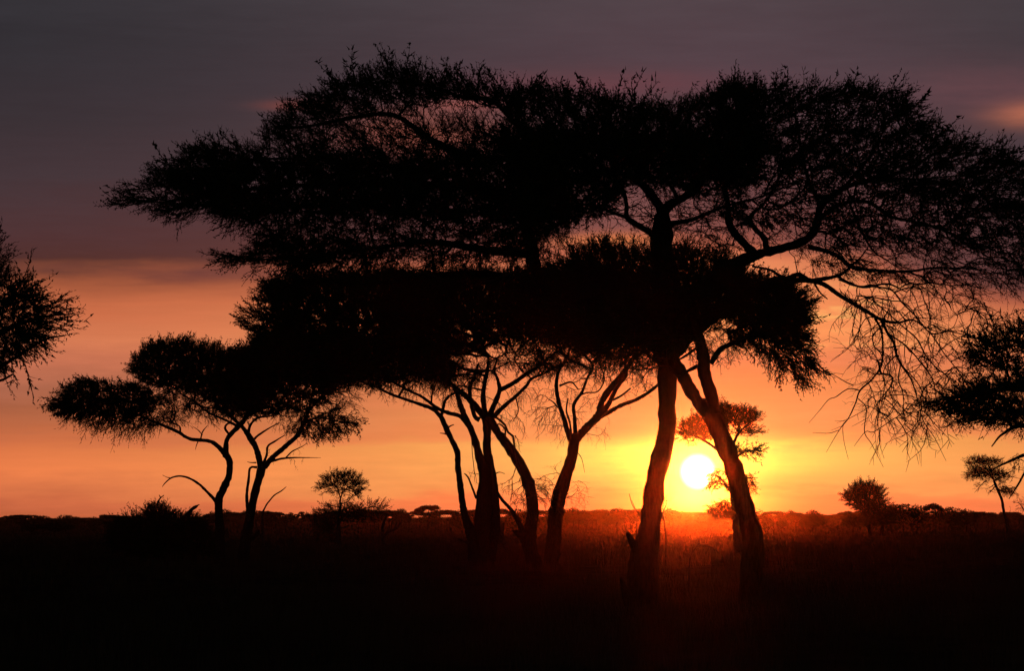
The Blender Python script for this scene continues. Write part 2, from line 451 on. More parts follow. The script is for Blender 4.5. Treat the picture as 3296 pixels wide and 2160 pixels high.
EXT = [
 [(560, 215, 18), (620, 235, 16), (680, 240, 13), (760, 225, 9), (820, 260, 6), (900, 290, 5), (980, 270, 4), (1010, 210, 3)],
 [(585, 230, 18), (620, 300, 16), (655, 355, 15), (668, 420, 13), (700, 480, 12), (745, 545, 10), (770, 610, 8), (790, 680, 6), (820, 790, 5), (880, 880, 4), (945, 1012, 2)],
 [(548, 215, 14), (582, 280, 12), (592, 370, 11), (583, 480, 11), (530, 560, 10), (465, 620, 10), (440, 690, 8), (400, 775, 6), (350, 840, 4), (276, 965, 2)],
 [(465, 620, 7), (400, 610, 6), (330, 655, 5), (290, 670, 4), (240, 730, 3), (180, 800, 2)],
 [(430, 590, 5), (390, 575, 5), (330, 540, 4), (250, 500, 2)],
 [(455, 665, 6), (500, 720, 6), (490, 850, 5), (530, 920, 4), (595, 1047, 2)],
 [(395, 780, 5), (370, 820, 4), (375, 900, 3), (400, 1005, 2)],
 [(350, 840, 4), (290, 858, 3), (200, 855, 2)],
 [(690, 480, 8), (680, 560, 7), (705, 640, 6), (700, 740, 5), (640, 785, 5), (540, 850, 5), (495, 850, 4), (432, 930, 2)],
 [(540, 120, 8), (600, 170, 7), (700, 260, 8), (780, 330, 9), (830, 420, 8), (900, 500, 6), (1000, 570, 4)],
 [(345, 0, 8), (440, 35, 10), (540, 40, 9), (640, 60, 10), (700, 130, 9), (770, 200, 9), (860, 300, 9), (960, 290, 7), (1060, 310, 5), (1170, 320, 3), (1250, 190, 2)],
 [(560, 215, 6), (500, 215, 6), (450, 300, 5), (415, 370, 4), (300, 460, 2)],
 [(620, 300, 9), (720, 370, 9), (800, 460, 8), (870, 560, 6), (900, 700, 4), (990, 850, 2)],
 [(668, 420, 8), (600, 500, 6), (600, 600, 5), (570, 760, 3)],
 [(583, 480, 5), (530, 400, 4), (470, 330, 3)],
 [(700, 480, 6), (800, 600, 6), (840, 750, 5), (990, 920, 2)],
 [(570, 850, 4), (575, 920, 3), (600, 1000, 2)],
 [(860, 300, 7), (940, 420, 6), (1020, 520, 5), (1090, 640, 3)],
 [(425, 130, 5), (500, 100, 5), (560, 90, 4), (640, 100, 3)],
]
for e_ in EXT:
    g.limb(Z4, e_, part=DP, dz=g.rs.uniform(-0.5, 0.5), attach=True)
# where leaves grow; densities are branch nodes per 1000 square units of the 2380-wide frame
g.fill(ZF, [(268, 470), (330, 425), (400, 385), (480, 345), (560, 335), (560, 480), (520, 490), (420, 498), (300, 492)], 2.4, L=.5, up=.12, ns=3)
g.fill(ZF, [(400, 395), (560, 350), (760, 335), (1000, 340), (1200, 310), (1320, 300), (1320, 480), (1100, 490), (950, 480), (800, 465), (640, 460), (520, 480)], 4.6, L=.5, up=.2, ns=3)
g.fill(ZF, [(520, 470), (800, 460), (1200, 490), (1320, 500), (1250, 560), (1100, 620), (950, 600), (800, 612), (700, 632), (600, 540), (540, 500)], 2.7, 'fine', L=.6, up=-.05, ns=3)
g.fill(ZF, [(490, 602), (600, 565), (700, 545), (850, 560), (900, 600), (700, 622), (560, 618)], 2.2, L=.5, up=.1, ns=3)
g.fill(ZF, [(400, 490), (520, 490), (620, 505), (560, 525), (420, 530)], .7, 'fine', L=.5, up=-.2, ns=1)
g.fill(ZF, [(605, 300), (655, 245), (712, 205), (775, 176), (845, 150), (900, 135), (960, 145), (1060, 165), (1180, 180), (1180, 225), (1000, 218), (900, 222), (780, 240), (690, 280), (620, 320)], 3.4, L=.46, up=.35, ns=3)
g.fill(ZF, [(600, 320), (690, 275), (800, 235), (940, 225), (1020, 255), (1150, 265), (1200, 340), (560, 350)], 2.6, 'fine', L=.55, up=.15, ns=3)
g.fill(ZF, [(880, 120), (900, 100), (925, 110), (960, 150), (880, 150)], 2.0, L=.35, up=.6, ns=1)
g.fill(ZF, [(1180, 190), (1260, 183), (1350, 190), (1420, 212), (1500, 225), (1560, 220), (1640, 200), (1700, 180), (1760, 190), (1760, 330), (1500, 330), (1160, 330)], 5.2, L=.42, up=.4, ns=3)
g.fill(ZF, [(1200, 300), (1760, 300), (1760, 400), (1560, 410), (1450, 400), (1400, 470), (1300, 490), (1200, 470)], 5.2, L=.5, up=.2, ns=3)
g.fill(ZF, [(1640, 205), (1700, 182), (1840, 190), (1960, 185), (2030, 188), (2090, 200), (2130, 240), (2165, 300), (2240, 318), (2310, 325), (2360, 355), (2400, 400), (2440, 470), (2300, 470), (2150, 430), (2000, 395), (1850, 370), (1700, 340)], 3.3, L=.46, up=.15, ns=3)
g.fill(ZF, [(1700, 330), (1850, 370), (2000, 395), (2150, 430), (2300, 470), (2440, 480), (2460, 600), (2300, 590), (2100, 560), (1950, 560), (1850, 530), (1700, 520), (1600, 430)], 2.5, L=.5, up=.0, ns=2)
g.fill(ZF, [(1400, 410), (1700, 400), (1720, 520), (1600, 540), (1420, 500), (1330, 520)], 1.6, 'fine', L=.45, up=.0, ns=2)
g.fill(ZF, [(1130, 490), (1300, 490), (1400, 480), (1320, 520), (1300, 590), (1250, 640), (1180, 620)], 2.4, 'fine', L=.5, up=-.05, ns=3)
g.fill(ZF, [(1560, 540), (1720, 520), (1900, 540), (1860, 580), (1700, 600), (1600, 590)], 1.3, 'fine', L=.45, up=-.1, ns=2)
g.fill(ZF, [(1420, 470), (1560, 440), (1720, 470), (1700, 560), (1560, 560), (1440, 530)], 1.0, 'fine', L=.45, up=0, ns=2)
g.fill(ZF, [(1850, 560), (2100, 550), (2420, 600), (2400, 660), (2250, 665), (2100, 650), (1950, 640), (1860, 600)], 1.9, 'fine', L=.55, up=-.1, ns=2)
g.fill(ZF, [(700, 620), (850, 610), (1100, 620), (1240, 640), (1240, 680), (900, 670), (650, 660)], 1.8, 'fine', L=.5, up=-.1, ns=2)
for rim in ([(610, 290), (665, 225), (770, 160), (900, 105), (1060, 145), (1180, 165), (1180, 200), (900, 160), (700, 220), (620, 300)],
            [(1180, 175), (1400, 190), (1560, 205), (1700, 165), (1700, 200), (1400, 230), (1180, 210)],
            [(1700, 165), (1960, 172), (2090, 180), (2160, 270), (2350, 330), (2370, 380), (2150, 320), (2060, 210), (1700, 200)],
            [(330, 400), (480, 330), (600, 310), (600, 350), (480, 370), (340, 430)]):
    g.fill(ZF, rim, .5, 'dense', L=.6, up=.5, out=.6, ns=1)
g.grow(alpha=.3, rt=.006)
live = dict(g.bufs); br_live = g.br
# the leafless hanging branches grow from the dead limbs only
att_all = list(g.att)
g.att = [False] * n_live + [True] * (len(g.nP) - n_live)
g.fills = []
g.fill(ZF, [(1930, 670), (2050, 640), (2200, 650), (2300, 660), (2320, 760), (2290, 850), (2240, 960), (2150, 1000), (2040, 1000), (2000, 860), (1990, 760)], 1.1, 'bare', L=.75, up=-.3, out=.3, ns=1, dscale=.35, dzc=-1.2, part='bare_twigs')
g.grow(alpha=.12, rt=.0085, vw=.9)
for n_, b_ in live.items(): g.bufs[n_] = b_
g.extra['dead_branch'].v += g.br.v; g.extra['dead_branch'].f += [f + g.extra['dead_branch'].n for f in g.br.f]; g.extra['dead_branch'].n += g.br.n
g.br = br_live
FG = 'two big foreground acacias beside the sun'
g.build('huge flat-crowned acacia with thick curved trunk just left of the sun', FG)

# ================================================================== second foreground acacia, right of the sun
D2 = base_dist(2415, 1990)
h = Tree('umbrella_acacia', D2, 1600 * F, 740 * F, 330 * F, 3.0, 12); h.dm = 1.5
h.trunkline(Z3, [(735, 1560, 140), (735, 1400, 110), (738, 1290, 106), (738, 1200, 110), (715, 1100, 94), (695, 1000, 88), (665, 900, 84), (630, 800, 84), (600, 720, 86), (570, 650, 88), (545, 600, 84)], dz=0)
h.trunkline(Z3, [(745, 1270, 90), (758, 1200, 60), (765, 1160, 40)], dz=0)
h.trunkline(Z3, [(700, 1240, 60), (672, 1140, 26), (668, 1080, 12)], dz=0)
h.limb(Z3, [(545, 620, 70), (500, 570, 58), (450, 495, 56), (410, 420, 54), (370, 345, 48), (335, 260, 40), (280, 150, 30), (180, 60, 20)], dz=1.2)
h.limb(Z3, [(562, 610, 66), (558, 550, 62), (540, 490, 60), (520, 420, 62), (520, 360, 60), (503, 295, 54), (480, 220, 48), (455, 150, 42), (430, 60, 34), (460, -40, 22)], dz=-.6)
h.limb(Z3, [(550, 385, 26), (590, 325, 26), (630, 302, 22), (690, 280, 16), (760, 258, 12), (850, 248, 8), (930, 300, 6)], dz=-.8)
h.limb(Z3, [(490, 395, 20), (440, 420, 14), (400, 440, 9), (360, 400, 6)], dz=-.6)
h.limb(Z3, [(500, 300, 14), (440, 345, 12), (390, 375, 8)], dz=.7)
h.limb(Z3, [(478, 240, 14), (430, 295, 10), (385, 310, 7)], dz=-.8)
h.limb(Z3, [(505, 545, 10), (530, 550, 12), (545, 560, 12)], dz=0)
h.limb(Z3, [(430, 60, 26), (560, 30, 18), (680, 60, 12), (800, 120, 8)], dz=-1)
h.limb(Z3, [(335, 260, 26), (200, 180, 20), (60, 120, 14), (-60, 80, 9)], dz=-1)
h.limb(Z3, [(430, 60, 22), (360, -40, 16), (300, -100, 10)], dz=.9)
h.fill(ZF, [(1290, 630), (1330, 590), (1400, 568), (1500, 585), (1600, 585), (1680, 600), (1700, 640), (1760, 655), (1830, 675), (1865, 715), (1850, 790), (1700, 740), (1580, 720), (1560, 800), (1400, 820), (1290, 760)], 6.5, L=.42, up=.35, ns=3)
h.fill(ZF, [(1330, 585), (1400, 562), (1500, 575), (1600, 572), (1680, 592), (1700, 640), (1330, 640)], 3.5, 'fine', L=.45, up=.6, ns=2)
h.fill(ZF, [(1700, 720), (1850, 700), (1868, 790), (1892, 835), (1890, 880), (1845, 872), (1780, 835), (1720, 800), (1650, 770)], 5.0, L=.42, up=-.1, ns=3, out=.8)
h.fill(ZF, [(1580, 720), (1700, 730), (1750, 800), (1700, 825), (1600, 830), (1575, 800)], 3, 'fine', L=.42, up=-.1, ns=2)
h.fill(ZF, [(1320, 790), (1570, 780), (1560, 850), (1500, 880), (1440, 850), (1380, 860)], 4, 'fine', L=.42, up=-.1, ns=2)
h.fill(ZF, [(1690, 640), (1830, 672), (1868, 712), (1856, 800), (1740, 780), (1690, 720)], 7, L=.45, up=.1, ns=3, out=.9)
h.fill(ZF, [(1600, 650), (1720, 650), (1720, 740), (1620, 740)], 6, L=.42, up=.1, ns=3)
h.grow(alpha=.3, rt=.005)
h.build('leaning forked acacia with thick trunk standing right of the sun', FG)

# ================================================================== middle clump of acacias
MG = 'acacias of the middle clump under one canopy'
DM = base_dist(1550, 1832)
a = Tree('clump_acacia', DM, 850 * F, 790 * F, 330 * F, 4.5, 21)
a.trunkline(Z2, [(775, 1440, 118), (778, 1300, 100), (785, 1150, 92), (798, 1000, 84), (798, 900, 74), (768, 820, 44), (742, 720, 42), (716, 650, 36)], dz=0)
a.trunkline(Z2, [(812, 1440, 70), (840, 1300, 62), (850, 1150, 64), (840, 1000, 62), (825, 880, 56), (806, 780, 46), (810, 680, 44), (800, 600, 42)], dz=.5, dz0=.3)
a.trunkline(Z2, [(745, 1440, 70), (725, 1250, 58), (700, 1170, 42), (680, 1080, 36), (667, 990, 34), (652, 870, 33), (647, 790, 32), (612, 715, 30), (585, 660, 30), (556, 595, 28)], dz=-.6, dz0=-.3)
a.limb(Z2, [(556, 595, 26), (510, 550, 22), (430, 520, 18), (340, 490, 16), (270, 465, 14), (200, 430, 12), (120, 400, 10), (0, 330, 8)], dz=-1)
a.limb(Z2, [(556, 590, 18), (568, 540, 18), (580, 500, 16), (612, 470, 14), (680, 440, 12)], dz=.5)
a.limb(Z2, [(712, 650, 28), (660, 590, 24), (600, 572, 22), (530, 540, 18), (450, 480, 16), (390, 450, 14), (310, 410, 12), (240, 365, 10), (100, 300, 8)], dz=1)
a.limb(Z2, [(716, 650, 34), (682, 580, 32), (655, 500, 28), (640, 450, 24), (600, 395, 22), (540, 360, 18), (470, 330, 14), (360, 260, 10)], dz=-.8)
a.limb(Z2, [(800, 600, 40), (756, 545, 36), (700, 480, 32), (640, 430, 28), (560, 370, 24), (470, 320, 18), (350, 240, 12)], dz=1.5)
a.limb(Z2, [(500, 520, 10), (505, 460, 10), (525, 410, 9), (550, 360, 8)], dz=.3)
a.limb(Z2, [(770, 610, 28), (742, 590, 24), (722, 520, 22), (714, 430, 22), (740, 370, 16), (760, 300, 12)], dz=-.5)
a.limb(Z2, [(752, 1050, 14), (725, 980, 10), (705, 930, 9), (685, 910, 6)], dz=-.5, attach=False, part=DP)
a.limb(Z2, [(725, 1305, 26), (695, 1290, 20), (655, 1276, 12)], dz=-.4, attach=False, part=DP)
a.limb(Z2, [(585, 660, 12), (605, 645, 8), (625, 637, 5)], dz=-.1, attach=False, part=DP)
a.limb(Z2, [(590, 690, 14), (572, 686, 8), (548, 684, 4)], dz=-.1, attach=False, part=DP)
a.limb(Z2, [(850, 915, 8), (880, 902, 5), (910, 912, 3)], dz=-.1, attach=False, part=DP)
a.fill(ZF, [(620, 665), (700, 648), (850, 642), (1040, 650), (1040, 870), (900, 875), (800, 870), (700, 850), (640, 800), (640, 720)], 11, L=.5, up=.25, ns=3)
a.fill(ZF, [(556, 745), (600, 695), (625, 660), (700, 650), (700, 850), (620, 820), (590, 780)], 5.5, L=.55, up=.05, ns=2, out=.9)
a.fill(ZF, [(790, 840), (1060, 840), (1070, 880), (1000, 895), (930, 912), (860, 900)], 6, 'fine', L=.6, up=-.1, ns=2)
a.fill(ZF, [(600, 760), (860, 800), (900, 880), (800, 885), (680, 870), (600, 830)], 7, L=.6, up=.1, ns=2)
a.fill(ZF, [(620, 655), (850, 636), (1040, 645), (1040, 670), (640, 690)], 6, 'fine', L=.5, up=.6, ns=2)
a.fill(ZF, [(920, 880), (1080, 880), (1080, 930), (960, 940)], 1.2, 'fine', L=.5, up=-.5, ns=1)
a.fill(Z2, [(690, 890), (760, 880), (770, 960), (720, 960)], 3, 'bare', L=.4, up=.0, ns=1, dscale=.1)
a.fill(ZF, [(590, 690), (700, 640), (1040, 632), (1040, 660), (700, 665), (600, 720)], 1.2, L=.9, up=.35, ns=1)
a.grow(alpha=.3, rt=.009)
a.build('three-stemmed acacia on the left of the middle clump, thick fused base', MG)

b = Tree('clump_acacia', DM, 1080 * F, 770 * F, 260 * F, 4.0, 22)
b.trunkline(Z2, [(1085, 1440, 80), (1052, 1340, 78), (1045, 1240, 76), (1060, 1140, 66), (1050, 1020, 64), (1020, 920, 60), (972, 830, 58), (912, 740, 50), (862, 670, 46), (835, 620, 42), (818, 590, 38)], dz=.6)
b.trunkline(Z2, [(1025, 1290, 50), (1000, 1210, 30), (950, 1120, 22), (890, 1050, 17), (856, 980, 13), (850, 910, 6)], dz=-.5)
b.limb(Z2, [(1015, 1280, 44), (975, 1238, 26), (955, 1230, 12)], dz=-.4, attach=False)
b.limb(Z2, [(820, 595, 34), (860, 500, 28), (880, 440, 24), (868, 380, 16), (850, 330, 13), (870, 260, 9)], dz=-.6)
b.limb(Z2, [(880, 445, 26), (960, 402, 25), (1030, 352, 23), (1100, 310, 20), (1160, 260, 16), (1230, 200, 10)], dz=-1)
b.limb(Z2, [(835, 605, 28), (900, 540, 24), (970, 480, 20), (1030, 420, 18), (1060, 380, 16), (1140, 345, 14), (1220, 300, 11)], dz=1.2)
b.limb(Z2, [(805, 590, 34), (795, 540, 30), (790, 480, 28), (800, 400, 25), (815, 335, 20), (820, 260, 12)], dz=.4)
b.limb(Z2, [(910, 710, 14), (912, 665, 10), (885, 636, 8), (860, 635, 6)], dz=-.2, attach=False)
b.limb(Z2, [(972, 800, 14), (965, 778, 9)], dz=-.1, attach=False)
b.limb(Z2, [(970, 480, 8), (985, 560, 6), (955, 620, 4)], dz=.3)
b.limb(Z2, [(1060, 380, 8), (1000, 330, 8), (960, 270, 6)], dz=.3)
b.fill(ZF, [(900, 645), (1250, 640), (1300, 700), (1260, 790), (1200, 770), (1120, 800), (1040, 830), (950, 840), (880, 820)], 13, L=.5, up=.25, ns=3)
b.fill(ZF, [(950, 800), (1290, 760), (1310, 840), (1240, 870), (1180, 845), (1110, 890), (1040, 905), (960, 870)], 5.5, 'fine', L=.65, up=-.05, ns=2)
b.fill(ZF, [(1000, 850), (1120, 850), (1100, 920), (1020, 930)], 2, 'fine', L=.6, up=-.4, ns=1)
b.fill(Z2, [(860, 420), (1080, 400), (1040, 560), (1060, 680), (950, 740), (900, 640), (850, 600)], 1.6 / 1.56, 'bare', L=.6, up=-.5, ns=2, dscale=.5, part='bare_twigs')
b.fill(ZF, [(900, 640), (1250, 632), (1250, 660), (900, 665)], 6, 'fine', L=.5, up=.6, ns=2)
b.fill(Z2, [(870, 960), (980, 940), (1180, 960), (1180, 1080), (1000, 1090), (930, 1060)], 3.2, 'fine', L=.5, up=.1, ns=2, dscale=.35, part='thorny_shoots')
b.fill(ZF, [(1040, 635), (1240, 625), (1240, 650), (1040, 655)], 1.2, L=.9, up=.35, ns=1)
b.grow(alpha=.3, rt=.008)
b.build('acacia leaning left from the centre of the middle clump, thorny low shoots', MG)

c = Tree('clump_acacia', DM, 1350 * F, 760 * F, 260 * F, 4.0, 23)
c.trunkline(Z2, [(1165, 1440, 90), (1182, 1300, 84), (1195, 1150, 80), (1220, 1020, 76), (1252, 920, 70), (1280, 840, 62), (1295, 750, 60), (1302, 700, 54)], dz=.3)
c.limb(Z2, [(1285, 740, 34), (1262, 680, 30), (1240, 600, 26), (1215, 520, 24), (1200, 420, 22), (1212, 340, 19), (1245, 285, 15), (1280, 200, 9)], dz=-1)
c.limb(Z2, [(1282, 700, 13), (1272, 620, 12), (1254, 560, 10), (1262, 492, 9)], dz=-.2, attach=False)
c.limb(Z2, [(1304, 700, 26), (1300, 600, 22), (1295, 525, 20), (1340, 455, 16), (1368, 380, 12), (1400, 320, 9)], dz=.8)
c.limb(Z2, [(1312, 720, 46), (1342, 680, 44), (1400, 620, 44), (1435, 575, 44), (1450, 505, 36), (1500, 430, 36), (1560, 360, 32), (1610, 290, 26), (1650, 220, 18), (1700, 100, 12)], dz=.8)
c.limb(Z2, [(1450, 570, 34), (1490, 520, 30), (1530, 440, 24), (1590, 360, 20)], dz=-.4)
c.limb(Z2, [(1440, 590, 32), (1485, 570, 26), (1560, 530, 22), (1640, 500, 21), (1710, 460, 19), (1760, 420, 17), (1830, 340, 12)], dz=-.8)
c.limb(Z2, [(1510, 500, 14), (1560, 475, 12), (1610, 435, 9)], dz=-.2)
c.limb(Z2, [(1320, 475, 12), (1370, 458, 9), (1430, 450, 8), (1466, 380, 8), (1440, 300, 7)], dz=.6)
c.limb(Z2, [(1318, 795, 5), (1340, 830, 4), (1356, 905, 2)], dz=-.1, attach=False)
c.limb(Z2, [(1215, 420, 12), (1280, 400, 10), (1320, 440, 8)], dz=.4)
c.limb(Z2, [(1205, 540, 10), (1180, 510, 8), (1155, 495, 6)], dz=-.3)
c.fill(ZF, [(1180, 650), (1330, 620), (1540, 640), (1560, 780), (1500, 810), (1420, 780), (1340, 810), (1260, 780), (1200, 790), (1170, 740)], 12, L=.5, up=.25, ns=3)
c.fill(ZF, [(1200, 770), (1520, 770), (1540, 860), (1470, 840), (1410, 885), (1340, 850), (1290, 880), (1230, 850)], 5.5, 'fine', L=.6, up=-.05, ns=2)
c.fill(Z2, [(1080, 420), (1230, 430), (1260, 640), (1220, 720), (1100, 640), (1050, 520)], 1.5, 'bare', L=.6, up=-.4, ns=2, dscale=.5, part='bare_twigs')
c.fill(Z2, [(1230, 400), (1450, 330), (1440, 500), (1330, 620), (1280, 560)], 1.6, 'bare', L=.5, up=-.2, ns=2, dscale=.5, part='bare_twigs')
c.fill(Z2, [(1380, 640), (1500, 580), (1500, 680), (1400, 740)], 1.6, 'bare', L=.5, up=-.7, ns=1, dscale=.3, part='bare_twigs')
c.fill(Z2, [(1640, 320), (1750, 300), (1760, 420), (1560, 480)], 1.6, 'fine', L=.5, up=.0, ns=1, dscale=.5)
c.fill(Z2, [(1240, 900), (1330, 950), (1390, 1060), (1290, 1110), (1240, 1040)], 1.2, 'bare', L=.6, up=0, ns=1, dscale=.2, part='bare_twigs')
c.fill(Z2, [(1080, 880), (1200, 840), (1200, 980), (1090, 1000)], 1.2, 'bare', L=.6, up=.3, ns=1, dscale=.2, part='bare_twigs')
c.att = [True] * len(c.att)
c.grow(alpha=.3, rt=.008)
c.build('acacia with wide forked boughs at the right of the middle clump', MG)

# ================================================================== left pair
LG = 'pair of acacias at the left'
DL = base_dist(720, 1818)
p = Tree('umbrella_acacia', DL, 400 * F, 900 * F, 330 * F, 4.0, 31)
p.trunkline(Z1, [(1228, 1600, 62), (1228, 1400, 52), (1222, 1240, 48), (1255, 1160, 42), (1280, 1090, 37), (1281, 1010, 36), (1256, 975, 40)], dz=0)
p.limb(Z1, [(1262, 985, 34), (1215, 930, 26), (1165, 902, 22), (1060, 890, 20), (990, 850, 19), (920, 820, 16), (850, 790, 14), (760, 750, 12), (650, 700, 10), (520, 660, 8), (380, 660, 5)], dz=-.5)
p.limb(Z1, [(1258, 980, 36), (1265, 900, 26), (1290, 860, 28), (1330, 820, 28), (1370, 770, 26), (1398, 700, 20), (1380, 620, 16), (1330, 540, 12)], dz=.5)
p.limb(Z1, [(1330, 820, 18), (1280, 795, 14), (1230, 772, 12), (1160, 740, 10), (1080, 680, 9), (960, 600, 7), (860, 500, 5)], dz=-1.0)
p.limb(Z1, [(1275, 860, 14), (1255, 830, 13), (1268, 806, 12), (1300, 800, 10)], dz=-.3, attach=False)
p.limb(Z1, [(1004, 855, 14), (1002, 820, 10), (960, 800, 8), (900, 785, 6)], dz=-.3)
p.limb(Z1, [(1370, 770, 20), (1480, 700, 14), (1560, 620, 10)], dz=.8)
p.limb(Z1, [(1205, 1238, 22), (1160, 1190, 16), (1110, 1142, 14), (1060, 1112, 12), (1010, 1098, 10), (960, 1106, 9), (925, 1132, 7), (905, 1157, 3)], dz=-.8, attach=False, part=DP)
p.limb(Z1, [(952, 1108, 6), (930, 1104, 4), (908, 1092, 3)], dz=0, attach=False, part=DP)
p.limb(Z1, [(1120, 890, 8), (1130, 850, 7), (1160, 812, 3)], dz=-.2, attach=False, part=DP)
p.limb(Z1, [(1130, 868, 6), (1105, 840, 5), (1078, 822, 3)], dz=.1, attach=False, part=DP)
p.limb(Z1, [(1110, 895, 7), (1098, 920, 5), (1090, 950, 2)], dz=.1, attach=False, part=DP)
p.fill(ZF, [(120, 942), (155, 910), (200, 882), (260, 888), (340, 895), (370, 930), (340, 960), (240, 965), (150, 962)], 9, L=.6, up=.15, ns=3, out=.9)
p.fill(ZF, [(135, 960), (340, 940), (420, 960), (400, 985), (340, 1000), (280, 998), (200, 980)], 5, 'fine', L=.8, up=-.35, ns=2)
p.fill(ZF, [(308, 862), (318, 822), (360, 800), (430, 796), (480, 811), (540, 818), (620, 808), (620, 920), (560, 950), (440, 905), (340, 890)], 14, L=.5, up=.3, ns=3)
p.fill(ZF, [(350, 885), (450, 900), (560, 950), (540, 970), (470, 970), (400, 955)], 5.5, 'fine', L=.7, up=-.1, ns=2)
p.fill(ZF, [(330, 890), (470, 905), (480, 960), (400, 965)], 4, 'fine', L=.7, up=-.1, ns=2)
p.fill(ZF, [(480, 880), (620, 900), (600, 965), (500, 960)], 8, L=.5, up=0, ns=2)
p.grow(alpha=.3, rt=.008)
p.build('wavy-trunked left acacia with long left lobe and dead arching branch', LG)

q = Tree('umbrella_acacia', DL + 2, 690 * F, 900 * F, 200 * F, 3.2, 32)
q.trunkline(Z1, [(1352, 1610, 84), (1368, 1450, 62), (1390, 1330, 50), (1415, 1200, 44), (1443, 1110, 44), (1462, 1048, 48)], dz=0)
q.limb(Z1, [(1455, 1045, 36), (1432, 950, 33), (1400, 890, 32), (1370, 845, 26), (1330, 802, 20), (1270, 752, 16), (1215, 700, 12), (1150, 620, 9)], dz=.8)
q.limb(Z1, [(1385, 860, 20), (1398, 810, 14), (1440, 772, 12), (1520, 758, 8), (1600, 700, 6)], dz=-.6)
q.limb(Z1, [(1474, 1045, 36), (1530, 985, 30), (1600, 925, 28), (1660, 870, 26), (1698, 800, 22), (1720, 740, 18), (1740, 650, 13), (1760, 560, 9)], dz=-.8)
q.limb(Z1, [(1468, 1030, 18), (1488, 980, 14), (1495, 932, 12), (1540, 900, 9), (1590, 868, 5)], dz=-.2)
q.limb(Z1, [(1415, 895, 14), (1440, 870, 12), (1500, 830, 8), (1560, 798, 5)], dz=-.4)
q.limb(Z1, [(1515, 1015, 14), (1570, 1000, 12), (1640, 995, 9), (1700, 995, 6), (1790, 995, 2)], dz=-.6)
q.limb(Z1, [(1590, 1000, 8), (1630, 960, 8), (1680, 935, 5), (1712, 915, 3)], dz=-.3)
q.limb(Z1, [(1698, 800, 14), (1780, 770, 10), (1880, 790, 8), (1960, 800, 5)], dz=-.5)
q.limb(Z1, [(1725, 730, 12), (1820, 640, 9), (1920, 600, 6)], dz=.6)
q.limb(Z1, [(1435, 1048, 14), (1396, 1052, 12), (1386, 1120, 14), (1376, 1200, 16), (1380, 1290, 20), (1386, 1340, 24)], dz=-.3, attach=False, part='dead_stem')
q.limb(Z1, [(1430, 1022, 8), (1400, 1022, 5), (1380, 1018, 3)], dz=-.1, attach=False, part='dead_stem')
q.limb(Z1, [(1400, 1450, 26), (1430, 1425, 24), (1445, 1400, 14)], dz=-.3, attach=False)
q.fill(ZF, [(560, 825), (620, 805), (700, 790), (760, 810), (800, 850), (780, 900), (720, 950), (620, 955), (540, 940)], 11, L=.5, up=.3, ns=3)
q.fill(ZF, [(740, 840), (810, 870), (840, 900), (820, 950), (780, 960), (730, 940)], 5.5, 'fine', L=.5, up=.1, ns=2)
q.fill(ZF, [(700, 950), (780, 945), (840, 985), (790, 1008), (730, 1014), (690, 1000)], 8, L=.5, up=-.05, ns=2)
q.fill(ZF, [(620, 950), (720, 950), (700, 1005), (640, 985)], 4.5, 'fine', L=.6, up=-.3, ns=1)
q.fill(Z1, [(1480, 920), (1560, 930), (1520, 1000), (1480, 1000)], 1.0, 'fine', L=.4, up=0, ns=1, dscale=.1)
q.fill(Z1, [(1600, 940), (1720, 900), (1700, 1005), (1620, 1000)], 1.6, 'fine', L=.4, up=.1, ns=1, dscale=.1)
q.fill(ZF, [(590, 790), (860, 800), (870, 870), (760, 900), (620, 890)], 10, L=.5, up=.05, ns=3)
q.grow(alpha=.3, rt=.008)
q.build('left acacia with V-forked trunk beside the wavy-trunked one', LG)

# ================================================================== trees cut by the frame edges
s1 = Tree('edge_acacia', 88, -160, 1000, 430, 4.0, 41); s1.dm = 2.3
s1.trunkline(ZF, [(-190, 1410, 64), (-185, 1250, 54), (-195, 1100, 50), (-180, 980, 46)], dz=0)
s1.limb(ZF, [(-180, 985, 40), (-140, 900, 30), (-80, 820, 22), (0, 770, 14), (80, 740, 8), (150, 730, 4)], dz=-1)
s1.limb(ZF, [(-140, 900, 20), (-60, 880, 14), (20, 840, 8), (100, 790, 5), (150, 780, 3)], dz=1)
s1.limb(ZF, [(-150, 920, 24), (-100, 780, 18), (-60, 680, 12), (-10, 620, 7)], dz=.6)
s1.limb(ZF, [(-180, 980, 36), (-230, 880, 26), (-300, 780, 18), (-380, 740, 10)], dz=1)
s1.limb(ZF, [(-60, 895, 8), (0, 885, 6), (30, 870, 4)], dz=-.3, attach=False)
s1.fill(ZF, [(-360, 640), (-180, 600), (-60, 600), (10, 640), (70, 665), (95, 700), (90, 780), (30, 810), (-20, 850), (-170, 860), (-430, 800)], 3.0, L=.5, up=.02, ns=2, out=.8)
s1.fill(ZF, [(10, 650), (80, 680), (130, 720), (125, 785), (80, 800), (20, 825), (-50, 855)], 1.6, 'leafy', L=.7, up=-.05, ns=1, out=.9)
s1.fill(ZF, [(-200, 520), (-60, 520), (5, 560), (10, 640), (-200, 640)], 1.6, 'leafy', L=.6, up=.05, ns=1)
s1.grow(alpha=.3, rt=.006)
s1.build('acacia reaching in from the left edge, trunk outside the frame', 'acacias reaching in from the frame edges')

